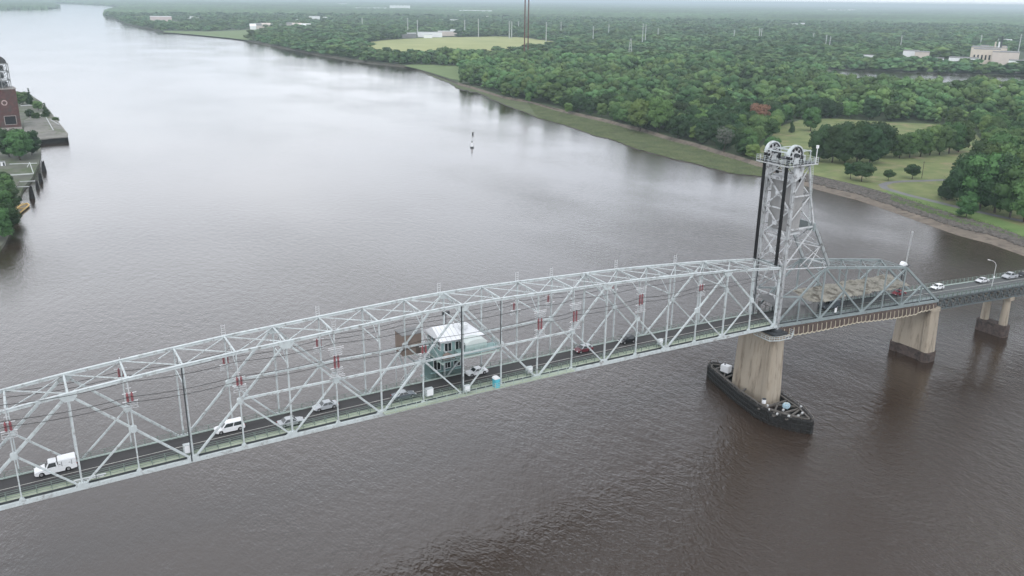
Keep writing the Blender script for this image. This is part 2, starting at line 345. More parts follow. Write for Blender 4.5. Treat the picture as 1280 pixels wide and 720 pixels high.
# near left bank with the old wharf
peninsula = [(22, 114), (36, 117), (50, 126), (63, 139), (70, 149), (74, 157), (77, 165), (73, 169), (60, 171), (50, 178), (51, 188), (49, 203), (40, 222), (28, 236), (22, 252), (16, 268), (14, 282), (6, 300), (-6, 318)]
pen = [G(x, y, 1.5) for x, y in peninsula]
left_poly = [G(-40, 100, 1.5)] + pen + [(-195, 190), (-235, 90), (-262, 0), (-300, -250), (-500, -900), (-2500, -900), (-2500, 1500), (-600, 1500)]
mb = MB(); mb.prism(left_poly, -1.5, 1.5)
lo = mb.build('left_bank_ground', mat('rubble_ground', (.115, .12, .095), .95, .3, .08, wear=((.075, .10, .045), .06, .5, .6))); tag(lo, kind='structure')

# sheets on the ground
marsh_in = [(955, 211), (925, 201.5), (896, 193), (869, 184), (838, 176.5), (803, 165.5), (779, 159.5), (760, 154), (735, 148.5), (710, 142.5), (690, 137.5), (660, 128.5), (630, 123.5), (597, 113), (572, 106), (558, 100), (540, 93.5), (512, 85)]
marsh_out = [(530, 91), (550, 99.5), (565, 105.5), (572, 110), (597, 116), (635, 132), (672, 147), (710, 157), (747, 170), (760, 172.5), (799, 186.5), (838, 197), (877, 206), (916, 217), (954, 220), (1000, 232)]
def dens(pts, k=6):
    o = []
    for (a, b_) in zip(pts, pts[1:]):
        for i in range(k): o.append((a[0]+(b_[0]-a[0])*i/k, a[1]+(b_[1]-a[1])*i/k))
    return o+[pts[-1]]
mo = [(x, y+random.uniform(-.9, .9)) for x, y in dens(marsh_out)]
sheet('marsh', [G(x, y, .3) for x, y in mo] + [G(x, y, .3) for x, y in [(1010, 235)]+marsh_in], .3, MARSH)
mud = [(x-1, y+random.uniform(.6, 2.0)*(.4+.6*(y-80)/120)) for x, y in mo]
sheet('mud_flat', [G(x, y, .06) for x, y in mud] + [G(x, y, .06) for x, y in [(1010, 236)]+marsh_in], .06, mat('wet_mud', (.060, .052, .040), .6, .3, .1))
# marsh plant texture : low tufts
def tufts(name, poly_px, n_, z, h, s_, m, label, cat):
    P = np.array([G(x, y, z) for x, y in poly_px]); lo_, hi_ = P.min(0), P.max(0); pts = []
    while sum(len(a) for a in pts) < n_:
        q = RNG.uniform(lo_, hi_, (n_*3, 2)); q = q[inpoly(q[:, 0], q[:, 1], P)]; pts.append(q)
    q = np.concatenate(pts)[:n_]; k = len(q); a = RNG.uniform(0, np.pi*2, k); hh = h*RNG.uniform(.4, 1, k); ss = s_*RNG.uniform(.5, 1.3, k)
    V = np.zeros((k, 6, 3)); 
    for i in range(3):
        t_ = a+i*2.1; V[:, i, 0] = q[:, 0]+np.cos(t_)*ss; V[:, i, 1] = q[:, 1]+np.sin(t_)*ss; V[:, i, 2] = z-.02
    V[:, 3, 0] = q[:, 0]+RNG.normal(0, .2, k)*ss; V[:, 3, 1] = q[:, 1]+RNG.normal(0, .2, k)*ss; V[:, 3, 2] = z+hh
    V = V[:, :4]; base = np.arange(k)[:, None]*4
    Fc = np.concatenate([base+np.array([[0, 1, 3]]), base+np.array([[1, 2, 3]]), base+np.array([[2, 0, 3]])])
    o = np_mesh(name, V.reshape(-1, 3), Fc, m); tag(o, label, cat, kind='stuff'); return o
tufts('marsh_plants', marsh_out[6:]+[(1005, 233)]+marsh_in[:12], 14000, .3, .7, .9, MARSH, 'low green marsh plants in the shallows along the wooded shore', 'marsh plants')

lawn_px = [(940, 196), (955, 203.5), (985, 212.5), (1017, 218.5), (1045, 225), (1071, 231), (1113, 242), (1154, 255), (1196, 269), (1238, 280), (1277, 295), (1400, 333), (1400, 240), (1290, 225), (1240, 195), (1215, 160), (1165, 155), (1100, 152), (1040, 148), (1000, 150), (975, 158), (960, 175)]
lawn = [G(x, y, 2.0) for x, y in lawn_px]
sheet('lawn', lawn, 2.03, GRASS)
sheet('verge', [G(x, y, 2) for x, y in [(1100, 239), (1154, 255.5), (1196, 269.5), (1238, 280.5), (1277, 295.5), (1400, 333.5), (1400, 318), (1277, 283), (1230, 268), (1180, 254), (1140, 246), (1112, 238)]], 2.06, GRASSV)
def pathstrip(name, pts, w_, z, m, dashes=False):
    P = [Vector((*G(x, y, z), 0)) for x, y in pts]; Lf, Rt = [], []
    for i, p in enumerate(P):
        d = (P[min(i+1, len(P)-1)]-P[max(i-1, 0)]).normalized(); nn = Vector((-d.y, d.x, 0))*(w_/2); Lf.append((p.x+nn.x, p.y+nn.y, z)); Rt.append((p.x-nn.x, p.y-nn.y, z))
    return tri_ring(name, [Lf, Rt], m)
pathstrip('path', [(1205, 224), (1177, 225), (1154, 226), (1130, 226.5), (1112, 228), (1103, 231), (1106, 235), (1118, 239), (1140, 245), (1175, 253.5), (1210, 262), (1245, 269.5), (1277, 276), (1340, 292), (1420, 312)], 4.2, 2.08, PATHM)
sheet('shore_meadow', [G(x, y, 2) for x, y in [(505, 82.3), (515, 80.5), (574, 82), (578, 101), (562, 98), (545, 92.5), (525, 87)]], 2.05, mat('bright_meadow', (.11, .165, .06), .95, col2=(.15, .20, .08), scale=.04))
sheet('light_clearing', [G(x, y, 2) for x, y in [(905, 104), (940, 103), (985, 104), (1016, 107.5), (1012, 111.5), (975, 110), (935, 108.5), (906, 108)]], 2.04, GRASSV)
field_px = [(454, 53), (490, 49.5), (540, 47), (620, 45.5), (650, 46.5), (712, 54.5), (700, 60), (660, 66), (600, 69), (540, 70), (500, 71), (465, 68), (456, 60)]
sheet('field', [G(x, y, 2) for x, y in field_px], 2.1, FIELD)
lake_px = [(1030, 88), (1060, 87), (1090, 88.5), (1188, 92), (1290, 95), (1420, 99), (1420, 124), (1280, 123), (1171, 121), (1083, 117), (1045, 112), (1026, 101)]
sheet('lake', [G(x, y, 2) for x, y in lake_px], 2.15, WM)
sheet('shore_meadow', [G(x, y, 2) for x, y in [(204, 40.2), (240, 43), (290, 47.9), (310, 50.5), (316, 44), (333, 38.6), (322, 36), (300, 38), (260, 39.5), (207, 38.6)]], 2.05, mat('bright_meadow', (.11, .165, .06), .95, col2=(.15, .20, .08), scale=.04))

# riprap and shore scrub
bankrows = [[(x, y, z+.05) for x, y, z in C_[4:]], [(x, y, z+.05) for x, y, z in D[4:]]]
kb_ = sum(1 for c in coast if c[0] > 990)
tri_ring('bank', [bankrows[0][:kb_], bankrows[1][:kb_]], mat('bank_soil', (.055, .055, .035), .95, col2=(.085, .105, .045), scale=.2))
def rocks():
    ico = bmesh.new(); bmesh.ops.create_icosphere(ico, subdivisions=1, radius=1); bv = np.array([v.co[:] for v in ico.verts]); bf = np.array([[v.index for v in f.verts] for f in ico.faces]); ico.free()
    Vs, Fs = [], []; k = 0
    seg = [c for c in coast if 950 < c[0] < 1425]
    for _ in range(8000):
        i = random.randrange(len(seg)-1); a, b_ = seg[i], seg[i+1]; t_ = random.random(); u_ = random.random()**.8
        x = a[0]+(b_[0]-a[0])*t_; yb = a[2]+(b_[2]-a[2])*t_; yi = a[3]+(b_[3]-a[3])*t_; y = yb+(yi-yb)*u_+.3; z = .9+1.1*u_
        g = G(x, y, z); s_ = random.uniform(.35, .95)*(1.25 if u_ < .3 else 1)
        rv = bv*np.array([s_*random.uniform(.7, 1.4), s_*random.uniform(.7, 1.3), s_*random.uniform(.5, .8)])*RNG.uniform(.8, 1.2, (len(bv), 1))
        an = random.uniform(0, 6.28); c_, s2 = math.cos(an), math.sin(an); rv = np.stack([rv[:, 0]*c_-rv[:, 1]*s2+g[0], rv[:, 0]*s2+rv[:, 1]*c_+g[1], rv[:, 2]+z], -1)
        Vs.append(rv); Fs.append(bf+k); k += len(bv)
    o = np_mesh('riprap_stones', np.concatenate(Vs), np.concatenate(Fs), mat('riprap_stone', (.055, .050, .045), .9, col2=(.15, .135, .12), scale=.5)); tag(o, 'brown and grey loose stones along the bank above the beach', 'stones', kind='stuff')
rocks()
scr = [(c[0], c[2]-6) for c in coast if 1100 < c[0] < 1425]; scr2 = [(c[0], c[3]-1.0) for c in coast if 1100 < c[0] < 1425][::-1]
tufts('bank_scrub', scr+scr2, 3200, 1.5, 1.1, .8, mat('weed_leaves', (.060, .105, .035), .95, col2=(.12, .165, .06), scale=.5), 'bright green weeds and low scrub growing among the bank stones', 'scrub')

# ------------------------------------------------------------------ trees
def ico(sub):
    bmx = bmesh.new(); bmesh.ops.create_icosphere(bmx, subdivisions=sub, radius=1); v = np.array([q.co[:] for q in bmx.verts]); f = np.array([[q.index for q in ff.verts] for ff in bmx.faces]); bmx.free(); return v, f
ICO1 = ico(1); ICO2 = ico(2)
def crown_arrays(nb, nleaf, lsize, core=ICO1, h=1.0, rad=.42, low=.14, cone=False, rg=RNG, spread=1.0, corescale=.80):
    """crown of unit height; blobs with leaf-sized faces over them; returns verts, tris"""
    C0, R0 = [], []
    for i in range(nb):
        if cone:
            zc = low+(1-low)*(i+.5)/nb; rr = rad*(1.05-zc)*1.1; a = rg.uniform(0, 6.28); d = rr*.35*rg.random(); C0.append((math.cos(a)*d, math.sin(a)*d, zc)); R0.append(max(.05, rr*.62))
        else:
            zc = low+.14+(1-low-.30)*((i+.5)/nb)**.9; prof = math.sin(math.pi*min(1, max(0, (zc-low+.10)/(1.12-low))))**.6
            a = i*2.4+rg.uniform(-.5, .5); d = rad*.62*prof*math.sqrt(rg.uniform(.25, 1))*spread; C0.append((math.cos(a)*d, math.sin(a)*d, zc)); R0.append(rg.uniform(.13, .215))
    C0 = np.array(C0); R0 = np.array(R0); Vs, Fs = [], []; k = 0
    for c, r_ in zip(C0, R0):
        v = core[0]*r_*corescale*rg.uniform(.86, 1.14, (len(core[0]), 1))*np.array([1, 1, .9])+c; Vs.append(v); Fs.append(core[1]+k); k += len(v)
    wgt = R0**2/np.sum(R0**2); bi = rg.choice(nb, nleaf, p=wgt); d = rg.normal(0, 1, (nleaf, 3)); d[:, 2] = np.abs(d[:, 2])*.9-.35; d /= np.linalg.norm(d, axis=1)[:, None]
    pos = C0[bi]+d*(R0[bi]*rg.uniform(.82, 1.12, nleaf))[:, None]*np.array([1, 1, .9])
    dist = np.linalg.norm((pos[:, None]-C0[None])/R0[None, :, None], axis=2); dist[np.arange(nleaf), bi] = 9
    keep = dist.min(1) > .72; pos, d = pos[keep], d[keep]; kk = len(pos)
    nrm = d+rg.normal(0, .45, (kk, 3)); nrm /= np.linalg.norm(nrm, axis=1)[:, None]
    a = np.cross(nrm, rg.normal(0, 1, (kk, 3))); a /= np.linalg.norm(a, axis=1)[:, None]; b_ = np.cross(nrm, a); s_ = (lsize*rg.uniform(.6, 1.4, kk))[:, None]
    V = np.stack([pos-a*s_, pos+b_*s_*.8+nrm*s_*.15, pos+a*s_, pos-b_*s_*.8-nrm*s_*.1], 1).reshape(-1, 3)
    base = k+np.arange(kk)[:, None]*4; Vs.append(V); Fs += [base+np.array([[0, 1, 2]]), base+np.array([[0, 2, 3]])]
    V = np.concatenate(Vs); V[:, 2] = np.maximum(V[:, 2], .02); return V*h, np.concatenate(Fs)
def trunk_mesh(rg):
    mb = MB(); z = 0; p = Vector((0, 0, -.02)); r_ = .022
    for i in range(4):
        q = Vector((rg.normal(0, .012), rg.normal(0, .012), p.z+.16)); mb.tube(p, q, r_, r_*.78, n=7); r_ *= .78
        if i >= 1:
            for k in range(3):
                a = rg.uniform(0, 6.28); e = q+Vector((math.cos(a)*.2, math.sin(a)*.2, .14)); mb.tube(q, e, r_*.6, r_*.2, n=5)
        p = q
    me = bpy.data.meshes.new('trunk'); me.from_pydata(mb.v, [], mb.f); me.materials.append(BARK); return me
TRUNKS = [trunk_mesh(RNG) for _ in range(4)]
PROTO = {}
def protos(kind, mt, count, **kw):
    PROTO[kind] = []
    for i in range(count):
        V, Fc = crown_arrays(**kw); PROTO[kind].append(np_mesh('crown', V, Fc, mt, link_it=False))
protos('leafy', LEAF, 9, nb=15, nleaf=3200, lsize=.024, core=ICO1, rad=.44, low=.06)
protos('dark', LEAFD, 5, nb=16, nleaf=3600, lsize=.024, rad=.46, low=.04)
protos('light', LEAFL, 3, nb=14, nleaf=3000, lsize=.026, rad=.44, low=.06)
protos('red', LEAFR, 1, nb=11, nleaf=2200, lsize=.024, rad=.40, low=.1, corescale=.6)
protos('grey', LEAFG, 1, nb=10, nleaf=1600, lsize=.018, rad=.36, low=.2, corescale=.35)
protos('park', LEAFD, 3, nb=15, nleaf=4600, lsize=.022, rad=.50, low=.20)
protos('cone', LEAFD, 2, nb=9, nleaf=2400, lsize=.022, rad=.32, low=.08, cone=True)
def tree(name, label, x, y, h, kind, group=None, wid=1.0, z=2.0):
    o = thing(name, label, 'tree', (x, y, z), random.uniform(0, 6.28), group); o.scale = (h*wid, h*wid, h)
    link('trunk', random.choice(TRUNKS), None, o); link('crown', random.choice(PROTO[kind]), None, o); return o
NT = 0; HAND = []
def ptree(px, py, hp, kind, label, wid=1.0, group=None, name='leafy_tree', z=2.0):
    """tree whose foot shows at px,py and is hp photo pixels tall"""
    global NT
    x, y = G(px, py, z); d = np.linalg.norm(np.array([x, y, z])-CAM); h = hp*d/F*1.03; tree(name, label, x, y, h, kind, group, wid, z); NT += 1; HAND.append((x, y, h*.42*wid)); return h

# single trees of the waterside meadow
g_ = 'dark trees massed in the meadow clump'
for (px, py, hp) in [(1024, 202, 42), (1040, 203, 46), (1056, 205, 49), (1071, 203, 48), (1087, 204, 49), (1100, 197, 43), (1034, 192, 38), (1050, 192, 42), (1066, 192, 42), (1082, 190, 40), (1097, 187, 36)]:
    ptree(px, py, hp*.86, 'dark', 'dark green tree massed in the dense clump at the middle of the waterside meadow', 1.0, g_)
ptree(1063, 224, 20, 'park', 'left tree of the dark spreading pair standing alone above the bank stones', 1.1)
ptree(1077, 227, 23, 'park', 'right and larger tree of the dark spreading pair above the bank stones', 1.25)
ptree(1110, 226, 13, 'park', 'small round bushy tree beside the bend of the tarmac path', 1.15)
ptree(1140, 224, 17, 'park', 'small tree with a forked crown beside the timber pole in the meadow', 1.2)
ptree(989, 166, 16, 'cone', 'small dark conical bush on the grass behind the lift tower top', 1.0, name='conical_bush')
ptree(1013, 164, 29, 'leafy', 'round tree on the grass left of the dark meadow clump', .95)
ptree(965, 195, 22, 'leafy', 'low bushy tree partly behind the wheel housings of the lift tower', 1.2)
for i, (px, py, hp, wd) in enumerate([(1124, 198, 28, 1.0), (1137, 197, 30, .95), (1150, 196, 31, 1), (1162, 194, 33, 1), (1174, 194, 34, .95), (1186, 192, 36, 1), (1198, 190, 36, 1)]):
    ptree(px, py, hp, 'leafy', 'green tree in the row at the back of the mown meadow', wd, 'row of trees at the back of the meadow')
ptree(1186, 249, 40, 'cone', 'tall dark pointed tree at the left edge of the right hand tree mass', 1.15, name='conical_tree')
for (px, py, hp) in [(1205, 258, 58), (1224, 262, 64), (1243, 266, 62), (1262, 272, 58), (1280, 278, 52), (1215, 245, 52), (1236, 246, 60), (1258, 250, 62), (1280, 255, 60), (1250, 232, 56), (1275, 236, 52), (1225, 228, 46)]:
    ptree(px, py, hp, 'dark' if (px % 2) else 'leafy', 'big leafy tree in the tall mass beside the path at the right edge', .95, 'tall tree mass at the right edge')
ptree(800, 163, 37, 'light', 'left of the two lime green trees on the shore of the woods', 1.0)
ptree(822, 165, 42, 'light', 'right and taller of the two lime green trees on the shore of the woods', 1.0)
ptree(947, 158, 27, 'red', 'rust red dying tree standing among the green woods', 1.25)
ptree(905, 190, 30, 'grey', 'grey half bare tree at the front of the woods left of the lift tower', 1.0)
ptree(940, 199, 18, 'light', 'small fresh green shrub tree on the sand left of the lift tower', 1.2)
ptree(660, 128, 12, 'light', 'small yellowish bush on the shore below the twin masts', .9)
ptree(711, 141, 12, 'light', 'small yellowish bush on the marsh edge right of the twin masts', 1.2)
# left bank trees
ptree(25, 200, 34, 'leafy', 'large round green tree on the left bank below the brick tower', 1.15, z=1.5)
ptree(12, 196, 30, 'dark', 'dark tree against the left edge below the brick tower', 1.1, z=1.5)
ptree(40, 194, 26, 'dark', 'dark lower tree beside the round tree on the left bank', 1.0, z=1.5)
ptree(38, 131, 17, 'cone', 'taller pointed tree at the back of the old wharf', .9, name='conical_tree', z=1.5)
ptree(58, 149, 17, 'cone', 'pointed tree near the river edge of the old wharf', 1.15, name='conical_tree', z=1.5)
ptree(48, 138, 10, 'leafy', 'small bush between the two pointed wharf trees', 1.3, name='bush', z=1.5)
ptree(37, 147, 9, 'dark', 'dark bush right of the brick tower', 1.2, name='bush', z=1.5)
ptree(46, 151, 9, 'leafy', 'lower bush in the middle of the old wharf', 1.2, name='bush', z=1.5)
ptree(29, 131, 14, 'leafy', 'bush hidden beside the brick tower corner', 1.4, name='bush', z=1.5)
ptree(70, 153, 6, 'leafy', 'low bush on the right rim of the old wharf', 1.6, name='bush', z=1.5)
for i, (px, py, hp) in enumerate([(4, 250, 30), (12, 265, 26), (2, 275, 34), (10, 288, 30), (-2, 300, 38), (6, 240, 22)]):
    ptree(px, py, hp, 'dark' if i % 2 else 'leafy', 'green tree hanging over the water at the left edge beside the yellow boat', 1.15, 'trees over the water at the left edge', z=1.5)

# woods
clear = [lawn, [G(x, y, 2) for x, y in field_px], [G(x, y, 2) for x, y in lake_px], [G(x, y, 2) for x, y in [(903, 102), (985, 101), (1018, 106), (1016, 113), (975, 112.5), (905, 110)]],
         [G(x, y, 2) for x, y in [(200, 42), (240, 45.5), (292, 50), (312, 52.5), (317, 44), (334, 38.4), (322, 35.5), (300, 37.5), (260, 39), (205, 38)]],
         [G(x, y, 2) for x, y in [(500, 49.5), (515, 43), (575, 39.5), (590, 44), (560, 47)]],      # works yard by the field
         [G(x, y, 2) for x, y in [(310, 38), (315, 33.5), (392, 33.5), (392, 37)]],
         [G(x, y, 2) for x, y in [(1125, 79.5), (1125, 72), (1200, 74), (1290, 64), (1290, 90), (1200, 86.5)]],
         [G(x, y, 2) for x, y in [(186, 30), (186, 25.5), (225, 25.5), (225, 30)]],
         [G(x, y, 2) for x, y in [(500, 85.5), (512, 81), (574, 82.5), (580, 104), (556, 104)]],
         [(90, -40), (90, 22), (700, 22), (700, -40)]]
LP = np.array(land_poly)
def wood_points(r0_, r1_, sp0, sp1, azpad=3.0):
    pts = []; r_ = r0_
    a0, a1 = YAW-math.atan(640/F)-R(azpad), YAW+math.atan(640/F)+R(azpad+2)
    while r_ < r1_:
        sp = sp0+(sp1-sp0)*(r_-r0_)/(r1_-r0_); na = int((a1-a0)*r_/sp)
        a = a0+(np.arange(na)+RNG.uniform(0, 1, na))*(a1-a0)/na; rr = r_+RNG.uniform(-.45, .45, na)*sp; pts.append(np.stack([CAM[0]+rr*np.sin(a), CAM[1]+rr*np.cos(a), rr], -1)); r_ += sp*.9
    P = np.concatenate(pts); k = inpoly(P[:, 0], P[:, 1], LP)
    for c in clear: k &= ~inpoly(P[:, 0], P[:, 1], c)
    return P[k]
NEAR = wood_points(330, 1350, 10.8, 15)
ok = np.ones(len(NEAR), bool)
for (x, y, r_) in HAND: ok &= np.hypot(NEAR[:, 0]-x, NEAR[:, 1]-y) > r_*.75
NEAR = NEAR[ok]
dd = np.stack([NEAR[:, 0], NEAR[:, 1], np.full(len(NEAR), 8.0)], -1)-CAM; zc = dd@fw; sx = 640+F*(dd@rt)/zc; sy = 360-F*(dd@up)/zc
inframe = (sx > -5) & (sx < 1285) & (zc > 0)
order = np.argsort(NEAR[:, 2]+np.where(inframe, 0, 1e6)); nsel = max(0, 292-NT); sel = order[:nsel]; rest = order[nsel:]
def big_noise(x, y, s_): return .5+.25*(np.sin(x/s_+1.3*np.sin(y/s_*1.7))+np.sin(y/s_*1.3+1.1*np.sin(x/s_*.8+2)))
for i in sel:
    x, y, r_ = NEAR[i]; h = random.uniform(10.5, 17)*(.85+.3*big_noise(x, y, 60)); px_ = sx[i]
    k = 'dark' if (big_noise(x, y, 35) > .62 or random.random() < .25) else 'leafy'
    if random.random() < .05: k = 'light'
    if px_ < 1000: lab, gr = 'broad green tree of the thick riverside woods left of the lift tower top', 'riverside woods left of the lift tower'
    else: lab, gr = 'broad green tree of the thick woods behind the waterside meadow', 'woods behind the waterside meadow'
    tree('woodland_tree', lab, x, y, h, k, gr, random.uniform(.95, 1.2))

def merged(name, P, hmin, hmax, variants, m, label, wid=(.85, 1.5)):
    Vs, Fs, Ts = [], [], []; k = 0; vi = RNG.integers(0, len(variants), len(P))
    for vix, (V, Fc) in enumerate(variants):
        Q = P[vi == vix]; nq = len(Q)
        if not nq: continue
        h = RNG.uniform(hmin, hmax, nq)*RNG.choice([.75, 1, 1, 1.2], nq)*(.8+.4*big_noise(Q[:, 0], Q[:, 1], 90)); wd = h*RNG.uniform(*wid, nq); a = RNG.uniform(0, 6.28, nq); ca, sa = np.cos(a)[:, None], np.sin(a)[:, None]
        X = (V[:, 0]*ca-V[:, 1]*sa)*wd[:, None]+Q[:, 0:1]; Y = (V[:, 0]*sa+V[:, 1]*ca)*wd[:, None]+Q[:, 1:2]; Z = V[:, 2]*h[:, None]+1.9
        Vs.append(np.stack([X, Y, Z], -1).reshape(-1, 3)); Fs.append((Fc[None]+(k+np.arange(nq)*len(V))[:, None, None]).reshape(-1, 3)); k += nq*len(V)
        lum = RNG.uniform(.62, 1.5, nq)*(.82+.36*big_noise(Q[:, 0], Q[:, 1], 140)); warm = RNG.uniform(-.12, .18, nq)
        T = np.stack([lum*(1+warm), lum, lum*(1-warm*.6), np.ones(nq)], -1); Ts.append(np.repeat(T, len(V), 0))
    o = np_mesh(name, np.concatenate(Vs), np.concatenate(Fs), m, tint=np.concatenate(Ts)); tag(o, label, 'forest', kind='stuff'); print(name, len(P), 'trees', sum(len(f) for f in Fs), 'tris')
VB = [crown_arrays(9, 230, .045, rad=.48, low=.04, core=ICO1, corescale=.95) for _ in range(8)]
VC = [crown_arrays(3, 46, .13, rad=.5, low=.0, core=ICO1, corescale=1.15) for _ in range(6)]
merged('woodland', NEAR[rest], 10.5, 20, VB, LEAFM, 'dense mixed green forest beyond the first trees of the far bank')
FARP = wood_points(1350, 4600, 15, 36)
merged('far_forest', FARP, 11, 17, VC, LEAFF, 'hazy green forest stretching away to the horizon', wid=(1.6, 2.7))

# forest canopy beyond, as one rough sheet of crowns
def canopy(name, polys, r0_, r1_, a0, a1, label):
    rs = [r0_]
    while rs[-1] < r1_: rs.append(rs[-1]*1.0065+2)
    rs = np.array(rs); na = 460; az = np.linspace(a0, a1, na); RR, AA = np.meshgrid(rs, az, indexing='ij')
    RR = RR*(1+RNG.uniform(-.002, .002, RR.shape)); X = CAM[0]+RR*np.sin(AA); Y = CAM[1]+RR*np.cos(AA)
    Z = 4+13*RNG.random(RR.shape)+5*big_noise(X, Y, 160)+4*big_noise(X, Y, 700)
    ins = np.zeros(RR.shape, bool)
    for p in polys: ins |= inpoly(X, Y, np.array(p))
    Z = np.where(ins, Z, -1.0); idx = np.arange(RR.size).reshape(RR.shape)
    q = np.stack([idx[:-1, :-1], idx[:-1, 1:], idx[1:, 1:], idx[1:, :-1]], -1).reshape(-1, 4); cnt = ins.reshape(-1)[q].sum(1); q = q[cnt >= 2]
    lum = RNG.uniform(.5, 1.5, RR.shape)*(.65+.7*big_noise(X, Y, 420)); T = np.stack([lum, lum, lum, np.ones_like(lum)], -1).reshape(-1, 4)
    V = np.stack([X, Y, Z], -1).reshape(-1, 3); used, inv = np.unique(q, return_inverse=True)
    o = np_mesh(name, V[used], inv.reshape(q.shape), LEAFF, tint=T[used]); tag(o, label, 'forest', kind='stuff')
canopy('horizon_forest', [land_poly], 4500, 42000, YAW-R(34), YAW+R(36), 'bluish far off woods right along the horizon')
canopy('left_shore_forest', [far_left], 5200, 30000, YAW-R(40), YAW-R(24), 'bluish wooded shore across the river at the top left corner')

# ================================================================== BRIDGE
P_ = 8.23; W = 8.04; NPAN = 20; FP = 7.753
HT = [14.45, 15.27, 16.11, 16.74, 17.31, 17.83, 18.14, 18.46, 18.76, 19.03, 19.13]
def xb(i): return (i-NPAN)*P_
def zb(i): u = i/NPAN; return 20.99+.971*4*u*(1-u)
def zt(i): return 20.99+HT[int(min(i, NPAN-i))]
def zdeck(x):
    if x < -NPAN*P_: return 20.99+.62+.059*(x+NPAN*P_)
    if x <= 0: u = 1+x/(NPAN*P_); return 20.99+.971*4*u*(1-u)+.62
    return 20.99-.059*x+.60
def rail_mb(xs, y, h=1.15, zf=zdeck, z0=0.0, post=.10, bar=.06, nb=3):
    mb = MB()
    for i, x in enumerate(xs): mb.box((x, y, zf(x)+z0+h/2), (post, post, h))
    for a, b_ in zip(xs, xs[1:]):
        for k in range(nb): zz = z0+h*(k+1)/nb-.03; mb.beam((a, y, zf(a)+zz), (b_, y, zf(b_)+zz), bar, bar)
    return mb
def strip_mb(xs, y0, y1, dz, th=0.0, zf=zdeck):
    mb = MB()
    for a, b_ in zip(xs, xs[1:]):
        za, zb_ = zf(a)+dz, zf(b_)+dz
        if th: mb.add([(a, y0, za-th), (b_, y0, zb_-th), (b_, y1, zb_-th), (a, y1, za-th), (a, y0, za), (b_, y0, zb_), (b_, y1, zb_), (a, y1, za)], [(3, 2, 1, 0), (4, 5, 6, 7), (0, 1, 5, 4), (1, 2, 6, 5), (2, 3, 7, 6), (3, 0, 4, 7)])
        else: mb.quad((a, y0, za), (b_, y0, zb_), (b_, y1, zb_), (a, y1, za))
    return mb
YR0, YR1, YC = 1.75, 7.72, 4.35
def deck_parts(root, xs, m_road, walk=True, m_walk=None):
    m_walk = m_walk or WALK
    strip_mb(xs, .42, 7.85, -.03, .34).build('deck_slab', DARK, root)
    strip_mb(xs, YR0, 5.85, .0).build('road_surface', m_road, root)
    strip_mb(xs, 5.88, YR1, .0).build('road_lane', m_road, root)
    mb = MB()
    for off in (YC-.0,): strip = strip_mb(xs, off-.06, off+.06, .006); mb.add(strip.v, strip.f)
    mb.build('centre_line', LINE, root)
    if walk:
        strip_mb(xs, .46, YR0-.12, .0, .14).build('sidewalk', m_walk, root)
        strip_mb(xs, YR0-.12, YR0-.01, .16, .28).build('kerb', m_walk, root)
    strip_mb(xs, YR1+.01, 7.95, .20, .30).build('kerb', PAINT2, root)

